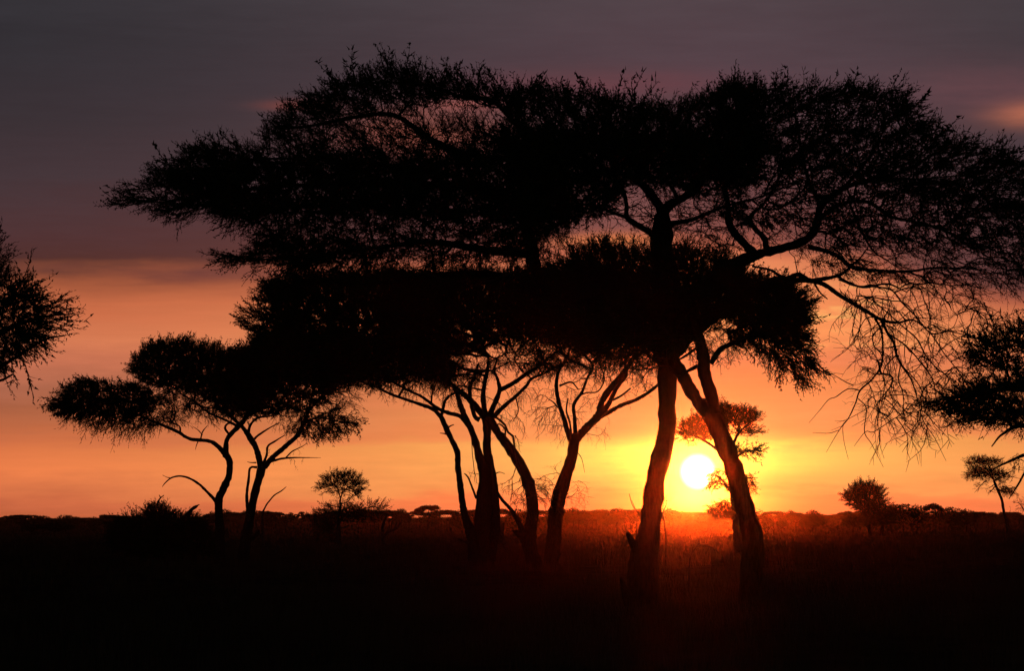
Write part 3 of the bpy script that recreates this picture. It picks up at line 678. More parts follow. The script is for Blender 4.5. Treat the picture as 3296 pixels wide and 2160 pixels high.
s2 = Tree('edge_acacia', 70, 2540 * F, 930 * F, 400 * F, 3.6, 42); s2.dm = 3.5
s2.trunkline(ZF, [(2560, 1490, 70), (2555, 1300, 60), (2550, 1150, 54), (2560, 1050, 50)], dz=0)
s2.limb(ZF, [(2560, 1060, 46), (2500, 960, 34), (2430, 910, 24), (2350, 900, 16), (2280, 910, 10), (2200, 930, 5)], dz=-1)
s2.limb(ZF, [(2500, 960, 24), (2440, 850, 16), (2380, 800, 10), (2320, 790, 5)], dz=1)
s2.limb(ZF, [(2545, 1100, 30), (2460, 1030, 20), (2380, 990, 12), (2330, 1010, 6), (2305, 1038, 3)], dz=-.4)
s2.limb(ZF, [(2550, 1130, 24), (2450, 1060, 16), (2390, 1055, 9), (2340, 1075, 6), (2310, 1090, 3)], dz=.4)
s2.limb(ZF, [(2400, 1062, 6), (2370, 1120, 5), (2345, 1160, 2)], dz=.2)
s2.limb(ZF, [(2470, 900, 18), (2420, 740, 12), (2380, 640, 8), (2345, 590, 4)], dz=.5)
s2.limb(ZF, [(2560, 1060, 40), (2620, 960, 30), (2700, 880, 18)], dz=1)
s2.fill(ZF, [(2160, 935), (2230, 905), (2310, 890), (2380, 880), (2480, 880), (2480, 970), (2350, 975), (2280, 975), (2220, 965)], 3.2, L=.4, up=.0, ns=3)
s2.fill(ZF, [(2270, 800), (2310, 775), (2380, 760), (2500, 740), (2500, 880), (2300, 880), (2260, 850)], 2.6, L=.4, up=.05, ns=2)
s2.fill(ZF, [(2280, 960), (2400, 960), (2400, 1010), (2330, 1020)], .9, L=.3, up=-.2, ns=1)
s2.fill(ZF, [(2340, 1040), (2400, 1040), (2400, 1100), (2350, 1120)], .8, L=.28, up=-.1, ns=1, dscale=.3)
s2.fill(ZF, [(2350, 560), (2440, 540), (2500, 700), (2400, 680), (2340, 620)], 1.2, L=.35, up=.1, ns=1)
s2.fill(ZF, [(2500, 740), (2760, 760), (2760, 940), (2500, 960)], 1.6, L=.4, up=.1, ns=2)
s2.grow(alpha=.3, rt=.005)
s2.build('acacia reaching in from the right edge above the slender tree', 'acacias reaching in from the frame edges')

# ================================================================== single trees of the middle distance
def mid_tree(name, D, cx, cy, half, depth, seed): return Tree(name, D, cx, cy, half, depth, seed)
t = Tree('tiered_acacia', 205, 1670 * F, 1050 * F, 110 * F, 1.8, 51); t.dm = 2.4
t.trunkline(ZF, [(1716, 1278, 20), (1712, 1230, 17), (1706, 1180, 14), (1700, 1120, 12), (1692, 1060, 10)], dz=0)
t.limb(ZF, [(1700, 1120, 7), (1725, 1110, 5), (1748, 1112, 3)], dz=-.5)
t.limb(ZF, [(1703, 1150, 7), (1675, 1112, 4), (1655, 1105, 2)], dz=.5)
t.limb(ZF, [(1706, 1200, 8), (1680, 1190, 5), (1652, 1180, 3)], dz=-.3)
t.limb(ZF, [(1706, 1215, 8), (1740, 1195, 5), (1768, 1190, 2)], dz=-.3)
t.limb(ZF, [(1694, 1075, 8), (1660, 1040, 7), (1620, 1015, 5), (1590, 1000, 3)], dz=-.6)
t.limb(ZF, [(1692, 1062, 8), (1715, 1010, 6), (1740, 985, 4)], dz=.5)
t.limb(ZF, [(1695, 1080, 6), (1730, 1050, 5), (1770, 1048, 3)], dz=.3)
t.limb(ZF, [(1692, 1062, 8), (1670, 1000, 6), (1650, 975, 4)], dz=.5)
t.fill(ZF, [(1574, 1005), (1600, 980), (1640, 960), (1680, 950), (1690, 1000), (1650, 1025), (1590, 1022)], 8, L=.42, up=.1, ns=2)
t.fill(ZF, [(1640, 955), (1680, 945), (1750, 958), (1762, 975), (1740, 990), (1680, 990)], 9, L=.42, up=.1, ns=2)
t.fill(ZF, [(1700, 990), (1770, 1000), (1760, 1012), (1700, 1015)], 4, L=.42, up=.0, ns=2)
t.fill(ZF, [(1700, 1035), (1775, 1042), (1760, 1055), (1710, 1060)], 6, L=.42, up=.0, ns=2)
t.fill(ZF, [(1700, 1098), (1745, 1100), (1758, 1125), (1745, 1142), (1710, 1130)], 5, L=.4, up=-.1, ns=1)
t.fill(ZF, [(1650, 1098), (1690, 1085), (1700, 1130), (1648, 1128)], 8, L=.4, up=0, ns=1)
t.fill(ZF, [(1645, 1185), (1670, 1162), (1705, 1165), (1705, 1200), (1660, 1200)], 8, L=.42, up=.1, ns=2)
t.fill(ZF, [(1730, 1180), (1768, 1188), (1765, 1198), (1735, 1200)], 5, L=.4, up=0, ns=1)
t.grow(alpha=.3, rt=.008)
t.build('tiered acacia partly hidden behind the leaning trunk beside the sun')

t = Tree('round_acacia', base_dist(1095, 1754), 795 * F, 1140 * F, 70 * F, 1.4, 52); t.dm = 3.6
t.trunkline(Z1, [(1885, 1480, 38), (1888, 1380, 22), (1897, 1290, 14), (1897, 1230, 9), (1910, 1195, 7)], dz=0)
t.limb(Z1, [(1898, 1215, 7), (1880, 1160, 6), (1850, 1130, 3)], dz=-.5)
t.limb(Z1, [(1905, 1200, 7), (1940, 1160, 5), (1980, 1140, 3)], dz=.5)
t.limb(Z1, [(1908, 1195, 6), (1915, 1140, 5), (1925, 1100, 3)], dz=.3)
t.limb(Z1, [(1897, 1270, 7), (1860, 1265, 5), (1810, 1250, 3)], dz=-.4)
t.limb(Z1, [(1897, 1255, 7), (1940, 1240, 5), (1970, 1200, 3)], dz=.4)
t.fill(Z1, [(1785, 1140), (1810, 1110), (1860, 1095), (1900, 1085), (1960, 1090), (2005, 1120), (2022, 1180), (1990, 1210), (1930, 1190), (1860, 1180), (1800, 1165)], 6.5 / 1.56, 'leafy', L=.5, up=.1, ns=2)
t.fill(Z1, [(1790, 1230), (1850, 1240), (1890, 1200), (1960, 1200), (1960, 1260), (1820, 1280)], 1.8, 'fine', L=.55, up=0, ns=1)
t.grow(alpha=.3, rt=.009)
t.build('small round-headed acacia rising above a dark bush on the horizon')
t = Tree('thicket_bush', base_dist(1095, 1750) + 3, 1925 / 1.7333, 900 + 1340 / 1.7333, 190 / 1.7333, 2.4, 53); t.dm = 2
t.trunkline(Z1, [(1850, 1450, 30), (1850, 1400, 24), (1845, 1350, 18)], dz=0)
t.limb(Z1, [(1845, 1370, 16), (1780, 1330, 10), (1720, 1310, 5)], dz=-.5)
t.limb(Z1, [(1848, 1380, 18), (1920, 1330, 12), (2000, 1290, 8), (2070, 1270, 5)], dz=.5)
t.limb(Z1, [(1846, 1360, 12), (1860, 1310, 8)], dz=.5)
t.limb(Z1, [(1848, 1400, 12), (1800, 1400, 8)], dz=.5)
t.fill(Z1, [(1715, 1312), (1790, 1292), (1850, 1278), (1990, 1278), (2040, 1300), (2000, 1340), (1850, 1350), (1780, 1330)], 9, L=.5, up=.1, ns=2)
t.fill(Z1, [(1765, 1340), (1880, 1340), (1870, 1440), (1820, 1450), (1770, 1440)], 8, L=.5, up=0, ns=2)
t.fill(Z1, [(1990, 1280), (2060, 1240), (2130, 1250), (2150, 1290), (2080, 1320), (2000, 1330)], 4, 'leafy', L=.6, up=.2, ns=1)
t.grow(alpha=.3, rt=.009)
t.build('low spreading bush around the stem of the small round-headed acacia', cat='bush')

t = Tree('round_acacia', base_dist(2810, 1728), 2018 * F, 1170 * F, 70 * F, 1.8, 54); t.dm = 3.5
t.trunkline(Z4, [(522, 1440, 26), (522, 1370, 20), (528, 1300, 20), (510, 1250, 14)], dz=0)
t.limb(Z4, [(520, 1280, 14), (470, 1230, 9), (420, 1210, 5)], dz=-.4)
t.limb(Z4, [(515, 1260, 12), (520, 1200, 8), (540, 1160, 4)], dz=.4)
t.limb(Z4, [(515, 1260, 10), (470, 1190, 7), (440, 1170, 4)], dz=.4)
t.limb(Z4, [(585, 1430, 24), (590, 1370, 20), (580, 1310, 18), (610, 1270, 8)], dz=.5, dz0=.5)
t.fill(Z4, [(395, 1200), (430, 1160), (480, 1140), (550, 1150), (580, 1180), (570, 1250), (520, 1290), (440, 1270), (400, 1240)], 8, L=.6, up=.35, ns=2)
t.fill(Z4, [(480, 1250), (620, 1250), (640, 1330), (560, 1360), (480, 1330)], 8, L=.6, up=.1, ns=2)
t.grow(alpha=.3, rt=.011)
t.build('bushy round-headed acacia standing above the treeline right of the sun')

t = Tree('slender_acacia', base_dist(3243, 1722), 2305 * F, 1110 * F, 62 * F, 1.6, 55); t.dm = 4
t.trunkline(Q6, [(1192, 1300, 44), (1190, 1180, 40), (1150, 1040, 32), (1125, 900, 30), (1085, 800, 30), (1050, 720, 28), (1030, 660, 22)], dz=0)
t.limb(Q6, [(1030, 665, 20), (960, 600, 14), (860, 580, 9), (760, 620, 5)], dz=-.6)
t.limb(Q6, [(1030, 665, 18), (1000, 560, 12), (930, 490, 8), (800, 480, 4)], dz=.5)
t.limb(Q6, [(985, 540, 10), (1040, 490, 8), (1100, 500, 4)], dz=.4)
t.limb(Q6, [(1040, 690, 16), (1120, 640, 12), (1200, 600, 8)], dz=.4)
t.limb(Q6, [(1090, 800, 14), (1150, 780, 10), (1240, 800, 5)], dz=-.3)
t.limb(Q6, [(1050, 720, 12), (980, 770, 7), (915, 770, 3)], dz=.2)
t.limb(Q6, [(1060, 740, 12), (1010, 800, 8), (970, 830, 4)], dz=-.3)
t.limb(Q6, [(950, 680, 10), (890, 740, 8), (820, 820, 3)], dz=-.3)
t.fill(Q6, [(735, 490), (780, 455), (870, 440), (1000, 455), (1100, 465), (1115, 500), (1000, 495), (850, 505), (760, 505)], 14, L=.45, up=.15, ns=2)
t.fill(Q6, [(740, 635), (790, 570), (800, 540), (900, 530), (1050, 555), (1120, 600), (1200, 590), (1180, 640), (1080, 680), (980, 650), (860, 640), (780, 650)], 13, L=.45, up=.0, ns=2)
t.fill(Q6, [(1080, 740), (1150, 735), (1220, 770), (1260, 800), (1220, 830), (1120, 800)], 11, L=.45, up=.0, ns=2)
t.fill(Q6, [(880, 670), (980, 670), (900, 740), (850, 770)], 4, L=.4, up=-.2, ns=1)
t.fill(Q6, [(980, 780), (1040, 750), (1040, 800), (970, 835)], 6, L=.4, up=-.1, ns=1)
t.grow(alpha=.3, rt=.01)
t.build('slender tiered acacia with a curved thin trunk near the right edge')

t = Tree('shrub_tree', base_dist(3290, 1715), 3300, 1625, 110, 2.2, 56)
t.trunkline(Q6, [(1400, 1290, 30), (1395, 1150, 24), (1390, 1000, 16)], dz=0)
t.limb(Q6, [(1392, 1050, 14), (1320, 940, 8), (1250, 930, 4)], dz=-.5)
t.limb(Q6, [(1392, 1100, 14), (1300, 1060, 9), (1220, 1050, 5)], dz=.5)
t.limb(Q6, [(1394, 1080, 14), (1480, 960, 8), (1560, 940, 4)], dz=.5)
t.fill(Q6, [(1240, 930), (1300, 890), (1400, 870), (1560, 880), (1620, 960), (1400, 960), (1300, 950)], 9, L=.5, up=.1, ns=2)
t.fill(Q6, [(1200, 1060), (1260, 1000), (1400, 970), (1640, 980), (1660, 1150), (1300, 1160), (1220, 1130)], 9, L=.5, up=.1, ns=2)
t.grow(alpha=.3, rt=.01)
t.build('dark layered bush at the right edge behind the slender acacia', cat='bush')

# big dark bush at the left with dead branches sticking out
t = Tree('thorn_bush', base_dist(530, 1800), 380 * F, 1240 * F, 120 * F, 3.0, 57); t.dm = 2.2
t.trunkline(Z1, [(940, 1570, 40), (930, 1480, 34), (900, 1400, 26)], dz=0)
t.limb(Z1, [(900, 1420, 20), (800, 1370, 12), (700, 1350, 6)], dz=-1)
t.limb(Z1, [(905, 1420, 20), (880, 1330, 14), (870, 1290, 6)], dz=.6)
t.limb(Z1, [(920, 1450, 20), (1040, 1380, 12), (1120, 1370, 6)], dz=.8)
t.limb(Z1, [(920, 1480, 20), (800, 1450, 12), (680, 1440, 6)], dz=.8)
t.limb(Z1, [(925, 1480, 20), (1060, 1470, 12), (1150, 1480, 6)], dz=-1.2)
t.limb(Z1, [(900, 1310, 14), (882, 1275, 12), (880, 1245, 11), (895, 1220, 8), (915, 1204, 4)], dz=-.2, attach=False, part=DP)
t.limb(Z1, [(895, 1216, 7), (888, 1203, 4)], dz=0, attach=False, part=DP)
t.limb(Z1, [(1040, 1330, 24), (1060, 1295, 18), (1080, 1272, 12), (1112, 1257, 5)], dz=-.2, attach=False, part=DP)
t.limb(Z1, [(1068, 1290, 10), (1095, 1272, 8), (1105, 1262, 4)], dz=.1, attach=False, part=DP)
t.fill(Z1, [(810, 1320), (835, 1285), (890, 1275), (950, 1300), (1000, 1325), (1080, 1330), (1130, 1360), (1165, 1420), (1185, 1560), (760, 1570), (720, 1500), (640, 1490), (620, 1400), (650, 1350), (720, 1335)], 9, L=.45, up=.15, ns=3)
t.fill(Z1, [(795, 1310), (830, 1275), (900, 1268), (960, 1300), (900, 1320)], 5, L=.32, up=.5, ns=2)
t.fill(Z1, [(1000, 1310), (1090, 1300), (1090, 1340), (1000, 1340)], 5, L=.32, up=.5, ns=1)
t.grow(alpha=.3, rt=.01)
t.build('broad black thorn bush at the left with dead snags on top', cat='bush')

# ================================================================== dead stumps and saplings
def snag(name, label, base, lines, seed, cat='dead tree', fills=(), group=None, D=None):
    x, y = base
    D = D or base_dist(x, y)
    t = Tree(name, D, x, y - 40, 60, .5, seed)
    first = True
    for Z, pts, dz in lines:
        (t.trunkline if first else t.limb)(Z, pts, dz=dz); first = False
    if fills:
        t.att = [True] * len(t.att)
        for f in fills: t.fill(*f[:3], **f[3])
        t.grow(alpha=.3, rt=.006)
    lo = t.lo
    root = empty(name, lo); tag(root, label, cat, group)
    t.trunk.build('trunk', M_dead, root, lo, smooth=True)
    if fills:
        t.br.build('branches', M_twig, root, lo)
        for n, b_ in t.bufs.items(): b_.build(n, M_twig, root, lo)
    return root
snag('dead_sapling', 'thin dead sapling forked at its top, right of the V-forked left acacia', Z1(1478, 1530), [
    (Z1, [(1478, 1530, 18), (1466, 1400, 14), (1465, 1300, 12)], 0),
    (Z1, [(1465, 1300, 11), (1490, 1252, 9), (1503, 1238, 9)], -.2), (Z1, [(1496, 1245, 8), (1530, 1205, 8), (1570, 1180, 7), (1597, 1157, 3)], -.3),
    (Z1, [(1465, 1302, 8), (1448, 1292, 6), (1425, 1300, 4)], .2), (Z1, [(1505, 1238, 6), (1506, 1230, 3)], 0),
    (Z1, [(1472, 1460, 10), (1440, 1400, 10), (1420, 1340, 6)], .3)], 61)
snag('dead_snag', 'dead two-armed snag on the open plain between the clumps', Q2(1300, 510), [
    (Q2, [(1305, 515, 52), (1290, 430, 44), (1285, 370, 34), (1285, 300, 26), (1300, 230, 18), (1320, 190, 12)], 0),
    (Q2, [(1290, 400, 34), (1320, 350, 30), (1370, 325, 26), (1420, 300, 24), (1455, 250, 18), (1460, 240, 12)], -.3),
    (Q2, [(1400, 312, 18), (1412, 270, 14), (1418, 240, 9)], .1)], 62)
snag('dead_snag', 'broken dead trunk leaning behind the three-stemmed middle acacia', Z2(925, 1370), [
    (Z2, [(930, 1380, 26), (905, 1290, 26), (885, 1230, 20), (870, 1170, 10)], 0),
    (Z2, [(892, 1240, 14), (902, 1200, 10), (906, 1185, 6)], 0)], 63)
snag('bare_shrub', 'bare thin twigs rising left of the thick curved trunk', Z3(232, 1150), [
    (Z3, [(240, 1190, 6), (234, 1110, 5), (226, 1074, 5), (195, 1035, 4), (178, 980, 3)], 0),
    (Z3, [(205, 1048, 3), (190, 1010, 2)], 0), (Z3, [(212, 1170, 7), (210, 1130, 5), (214, 1100, 3)], 0)], 64, cat='shrub', D=D1 + 1.5)
snag('bare_shrub', 'leafless shrub below the sun between the two big trunks', Z3(455, 1310), [
    (Z3, [(452, 1310, 7), (460, 1260, 6), (490, 1215, 5), (503, 1190, 4), (500, 1165, 3)], 0),
    (Z3, [(485, 1222, 4), (520, 1215, 3), (565, 1230, 3), (590, 1255, 2)], .4),
    (Z3, [(490, 1215, 4), (540, 1205, 3), (600, 1190, 2)], -.3), (Z3, [(458, 1265, 4), (480, 1240, 2)], .2)], 65, cat='shrub', D=100)
snag('bare_shrub', 'wispy leafless shrub emerging right of the thick curved trunk', Z3(345, 1160), [
    (Z3, [(345, 1165, 9), (338, 1100, 7), (330, 1065, 6)], 0), (Z3, [(330, 1065, 5), (345, 1035, 4), (350, 1010, 2)], 0),
    (Z3, [(330, 1070, 5), (355, 1050, 4), (375, 1048, 2)], 0)], 66, cat='shrub',
    fills=[(Z3, [(318, 1010), (350, 1000), (375, 1040), (350, 1065), (318, 1070)], 6, dict(kind='bare', L=.5, up=.1, ns=1, dscale=1))], D=170)
snag('small_acacia', 'tiny open bush on the plain just right of the thick curved trunk', Q3(1715, 365), [
    (Q3, [(1715, 368, 12), (1722, 320, 10), (1738, 285, 8)], 0), (Q3, [(1730, 300, 6), (1700, 270, 4)], .3), (Q3, [(1736, 290, 6), (1770, 275, 4)], -.3)], 67, cat='bush',
    fills=[(Q3, [(1690, 285), (1700, 262), (1740, 252), (1780, 265), (1790, 292), (1740, 290)], 12, dict(kind='leafy', L=.5, up=.1, ns=2, dscale=2))])

#==FAR==
# ================================================================== trees of the horizon
def far_kind(seed, form):
    """unit tree: height 1, crown half width 1 -> scaled when placed; returns (trunk mesh, crown mesh)"""
    rs = np.random.RandomState(seed)
    tr = Buf(); cr = Buf()
    top = {'flat': .80, 'dome': .62, 'open': .76, 'bush': .45}[form]
    ns = rs.randint(1, 3)
    tips = []
    for k in range(ns):
        lean = rs.uniform(-.25, .25)
        z = np.linspace(.0, top * .62, 6)
        x = lean * (z / .6) ** 1.5 + .03 * rs.randn(6).cumsum() * .5 + (k - ns / 2) * .05
        y = .1 * rs.randn() * z
        P = np.stack([x, y, z], 1)
        sweep(tr, P, np.linspace(.05, .028, 6), 5, .05, rs)
        nb = 5
        for j in range(nb):
            a = rs.rand() * 6.28 if form != 'flat' else (j / nb * 6.28 + rs.rand())
            rr = rs.uniform(.35, .8)
            e = np.array([P[-1, 0] * .5 + rr * math.cos(a), rr * math.sin(a), top + rs.uniform(-.04, .08)])
            m = P[-1] * .5 + e * .5 + np.array([0, 0, -.04])
            sweep(tr, catmull(np.array([P[-1], m, e]), .2), np.linspace(.022, .008, len(catmull(np.array([P[-1], m, e]), .2))), 4, .05, rs)
            tips.append(e)
    def disc(c, rx, rz, n, s):
        q = norm(rs.randn(n, 3)) * (rs.rand(n, 1) ** .45)
        q[:, 2] = np.where(q[:, 2] < 0, q[:, 2] * .45, q[:, 2])
        p = c + q * np.array([rx, rx, rz])
        tri = norm(rs.randn(n, 3, 3)) * s * rs.uniform(.5, 1.4, (n, 1, 1)) * np.array([1.5, 1.5, .6]) + p[:, None]
        cr.add(tri.reshape(-1, 3), np.arange(n * 3).reshape(-1, 3))
    if form == 'flat':
        disc(np.array([0, 0, .88]), .95, .12, 1500, .06)
        for e in tips: disc(e + [0, 0, .05], .36, .09, 240, .055)
    elif form == 'open':
        for e in tips: disc(e + [0, 0, rs.uniform(-.12, .16)], rs.uniform(.25, .42), .09, 300, .055)
        disc(np.array([.1, 0, .93]), .45, .07, 400, .055)
    elif form == 'dome':
        disc(np.array([0, 0, .62]), .9, .36, 2200, .065)
        for e in tips: disc(e * [1, 1, .95], .4, .16, 140, .05)
    else:
        disc(np.array([0, 0, .35]), 1.0, .55, 2400, .07)
        for e in tips: disc(e * [1, 1, .9], .45, .3, 140, .05)
    top_z = np.percentile(np.concatenate(cr.v)[:, 2], 98.5)
    for bf_ in (tr, cr):
        bf_.v = [v_ * np.array([1, 1, 1 / top_z], np.float32) for v_ in bf_.v]
    def mesh(bf, nm, mt):
        o = bf.build(nm, mt); me = o.data; bpy.data.objects.remove(o); return me
    return mesh(tr, 'trunk', M_bark), mesh(cr, 'crown', M_leaf)
KINDS = {f: [far_kind(200 + 10 * i + j, f) for j in range(4)] for i, f in enumerate(('flat', 'dome', 'open', 'bush'))}
frs = np.random.RandomState(5)
def far_tree(x, top, width, D, form, label, group, name=None):
    """x and top in the 3296-wide frame, width likewise, D in metres"""
    w0 = world(x, top, D); g0 = float(ground_z(D))
    H = max(w0[2] - g0, 1.2); W = width / 2 * D / FOC
    root = empty(name or {'flat': 'flat_topped_acacia', 'dome': 'domed_acacia', 'open': 'open_acacia', 'bush': 'savanna_bush'}[form], (w0[0], D, g0))
    root.rotation_euler = (0, 0, frs.rand() * 6.28)
    tag(root, label, 'bush' if form == 'bush' else 'tree', group)
    tm, cm = KINDS[form][frs.randint(4)]
    for nm, me in (('trunk', tm), ('crown', cm)):
        o = bpy.data.objects.new(nm, me); col.objects.link(o); o.parent = root; o.scale = (W, W, H)
    return root
def P4(Z, x, y): return Z(x, y)
# the ones that can be pointed at
far = [
 (Q1, 125, 178, 175, 900, 'open', 'open acacia at the far left of the horizon, first one in from the frame edge'),
 (Q1, 210, 176, 150, 920, 'flat', 'flat acacia second from the left edge on the horizon'),
 (Q1, 1070, 176, 185, 950, 'flat', 'flat two-tiered acacia just left of the black thorn bush'),
 (Q1, 530, 236, 300, 520, 'dome', 'wide dark acacia on the left plain, nearer than the horizon trees'),
 (Q1, 300, 242, 160, 540, 'dome', 'smaller dark acacia on the left plain, beside the wide dark one'),
 (Q1, 2235, 150, 290, 1000, 'flat', 'wide flat acacia on the horizon between the two left acacia trunks'),
 (Q1, 2020, 163, 130, 1050, 'flat', 'flat acacia on the horizon touching the wavy trunk on its left side'),
 (Q2, 220, 148, 180, 1000, 'flat', 'flat acacia on the horizon behind the thin dead sapling'),
 (Q2, 1350, 133, 240, 900, 'flat', 'broad low acacia on the horizon behind the two-armed snag'),
 (Q2, 1725, 84, 165, 1150, 'flat', 'tallest umbrella acacia on the horizon left of the middle clump'),
 (Q2, 1640, 108, 90, 1180, 'flat', 'small umbrella acacia touching the tallest one on the horizon'),
 (Q3, 1150, 124, 250, 850, 'dome', 'big dark acacia on the horizon left of the thick curved trunk'),
 (Q3, 780, 140, 280, 950, 'flat', 'long flat acacia on the horizon just right of the middle clump'),
 (Q3, 950, 136, 210, 940, 'flat', 'flat acacia on the horizon between the long flat one and the big dark one'),
 (Q3, 1680, 156, 220, 950, 'dome', 'hazy acacia on the horizon right of the thick curved trunk'),
 (Q3, 1900, 212, 200, 760, 'bush', 'low hazy bush below the sun between the two big trunks'),
 (Q4, 430, 138, 150, 760, 'flat', 'flat hazy acacia on the horizon right of the leaning trunk'),
 (Q4, 580, 172, 200, 560, 'dome', 'dark acacia on the plain between the leaning trunk and the round-headed one'),
 (Q4, 190, 192, 90, 640, 'dome', 'small hazy acacia right next to the leaning trunk'),
 (Q4, 310, 190, 90, 700, 'dome', 'small hazy acacia second from the leaning trunk'),
 (Q4, 920, 168, 170, 560, 'dome', 'dark acacia on the plain under the left side of the round-headed one'),
 (Q4, 1350, 74, 230, 560, 'dome', 'dense dark acacia touching the round-headed one on its right'),
 (Q4, 1600, 64, 160, 700, 'open', 'open twisted acacia with see-through crown on the right horizon'),
 (Q4, 1250, 96, 150, 580, 'bush', 'dark bush filling the gap right of the round-headed acacia'),
 (Q4, 1470, 88, 170, 600, 'dome', 'dark domed acacia just left of the open twisted one'),
 (Q4, 1815, 122, 130, 660, 'bush', 'dark bush between the two acacias right of the open twisted one'),
 (Q4, 1975, 130, 150, 700, 'flat', 'low flat acacia at the right end of the dark row on the right horizon'),
 (Q4, 1740, 98, 150, 640, 'dome', 'dark domed acacia just right of the open twisted one'),
 (Q4, 1890, 122, 170, 640, 'dome', 'broad dark acacia second to the right of the open twisted one'),
 (Q4, 2070, 136, 120, 760, 'flat', 'small flat acacia on the horizon left of the slender curved one'),
]
for Z, x, y, w, D, form, lab in far:
    a_, b_ = Z(x, y)
    far_tree(a_, b_, 1.25 * w * zscale(Z), D, form, lab, 'acacias standing along the horizon')
# the rest of the treeline, stretch by stretch
stretches = [
 (-60, 330, 1669, 21, 'distant acacia in the hazy row at the far left of the horizon'),
 (330, 680, 1668, 16, 'distant acacia in the hazy row behind the black thorn bush'),
 (680, 1090, 1657, 25, 'distant acacia in the hazy row between the left pair and the round-headed tree'),
 (1090, 1520, 1653, 25, 'distant acacia in the hazy row between the round-headed tree and the middle clump'),
 (1520, 2080, 1650, 34, 'distant acacia in the hazy row between the middle clump and the thick curved trunk'),
 (2080, 2430, 1655, 21, 'distant acacia in the hazy row directly below the sun'),
 (2430, 2900, 1658, 27, 'distant acacia in the hazy row right of the leaning trunk'),
 (2900, 3360, 1659, 25, 'distant acacia in the hazy row at the far right of the horizon'),
]
for x0, x1, top, n, lab in stretches:
    for k in range(n):
        x = x0 + (x1 - x0) * (k + frs.uniform(.1, .9)) / n
        D = frs.uniform(820, 1500)
        form = frs.choice(['flat', 'dome', 'flat', 'open', 'bush'])
        y = top - 3 + frs.uniform(-9, 5) + (5 if form == 'bush' else 0)
        far_tree(x, y, frs.uniform(30, 96) * (1000 / D) ** .3, D, form, lab, lab.replace('distant acacia in', 'distant acacias in'))

# far-off wood beyond them: one soft mass nobody could count
wd = Buf(); wrs = np.random.RandomState(9)
for k in range(1500):
    D = wrs.uniform(1700, 4000); X = wrs.uniform(-.19, .19) * D
    g0 = -2.0; H = wrs.uniform(1.3, 3.0); W = wrs.uniform(4, 9)
    n = 70
    q = norm(wrs.randn(n, 3)) * wrs.rand(n, 1) ** .4
    pz = np.array([X, D, g0 + H * .7]) + q * np.array([W, W, H * .32])
    tri = norm(wrs.randn(n, 3, 3)) * np.array([1.5, 1.5, .7]) * .8 + pz[:, None]
    wd.add(tri.reshape(-1, 3), np.arange(n * 3).reshape(-1, 3))
    prisms(wd, np.array([[X, D, g0 - .2]]), np.array([[X, D, g0 + H * .7]]), np.array([.3]), np.array([.2]), 4)
o = wd.build('distant_scrub', M_leaf); tag(o, 'thin dark line of far-off scrub along the whole horizon', 'scrub', kind='stuff')

#==GROUND==
# ================================================================== ground
def sheet(name, xs, ys, zf, mat):
    X, Y = np.meshgrid(xs, ys); Zv = zf(X, Y)
    v = np.stack([X, Y, Zv], -1).reshape(-1, 3); nx = len(xs); ny = len(ys)
    i = np.arange(nx - 1)[None] + np.arange(ny - 1)[:, None] * nx
    f = np.concatenate([np.stack([i, i + 1, i + nx + 1], -1).reshape(-1, 3), np.stack([i, i + nx + 1, i + nx], -1).reshape(-1, 3)])
    b_ = Buf(); b_.add(v, f); return b_.build(name, mat, smooth=True)
def gnoise(X, Y):
    near = np.clip((400 - Y) / 200, 0, 1)
    return (0.05 * np.sin(X * .31 + 1.3) * np.sin(Y * .27) + .04 * np.sin(X * .83 + Y * .47) + .03 * np.sin(X * 1.7 - Y * 1.1)) * near
ys = np.concatenate([np.linspace(-150, 20, 20), np.linspace(22, 300, 240), np.linspace(305, 900, 90), np.linspace(930, 4500, 60)])
xs = np.concatenate([np.linspace(-2400, -90, 24), np.linspace(-85, 85, 180), np.linspace(90, 2400, 24)])
o = sheet('ground', xs, ys, lambda X, Y: ground_z(Y) + gnoise(X, Y), M_ground); tag(o, kind='structure')

# tall savanna grass: clumps of bent blades
gr = Buf(); grs = np.random.RandomState(3)
def grass(n, y0, y1, hgt, wid, blades):
    u = grs.rand(n); Y = np.sqrt(y0 ** 2 + u * (y1 ** 2 - y0 ** 2)); X = (grs.rand(n) - .5) * 2 * .185 * Y
    # patchy
    pn = np.sin(X * .35 + 2) * np.sin(Y * .22) + .6 * np.sin(X * .11 - Y * .07 + 1) + .5 * np.sin(X * 1.3 + Y * .9)
    k = grs.rand(n) < np.clip(.65 + .3 * pn, .15, 1)
    X = X[k]; Y = Y[k]; hh = hgt * (1 + .25 * pn[k])
    X = np.repeat(X, blades); Y = np.repeat(Y, blades); hh = np.repeat(hh, blades); n = len(X)
    X = X + grs.randn(n) * .10; Y = Y + grs.randn(n) * .10
    Zg = ground_z(Y) + gnoise(X, Y) - .02
    h_ = hh * grs.uniform(.45, 1.15, n); a = grs.rand(n) * 6.28; lean = grs.uniform(.05, .5, n) * h_
    dx = np.cos(a); dy = np.sin(a); w = wid * (.6 + .8 * grs.rand(n)) * (Y / 60)
    b0 = np.stack([X - dy * w, Y + dx * w, Zg], 1); b1 = np.stack([X + dy * w, Y - dx * w, Zg], 1)
    m0 = np.stack([X + dx * lean * .3 - dy * w * .7, Y + dy * lean * .3 + dx * w * .7, Zg + h_ * .6], 1)
    m1 = np.stack([X + dx * lean * .3 + dy * w * .7, Y + dy * lean * .3 - dx * w * .7, Zg + h_ * .6], 1)
    t = np.stack([X + dx * lean, Y + dy * lean, Zg + h_], 1)
    v = np.stack([b0, b1, m0, m1, t], 1).reshape(-1, 3)
    f = np.array([[0, 1, 3], [0, 3, 2], [2, 3, 4]])[None] + (np.arange(n) * 5)[:, None, None]
    gr.add(v, f.reshape(-1, 3))
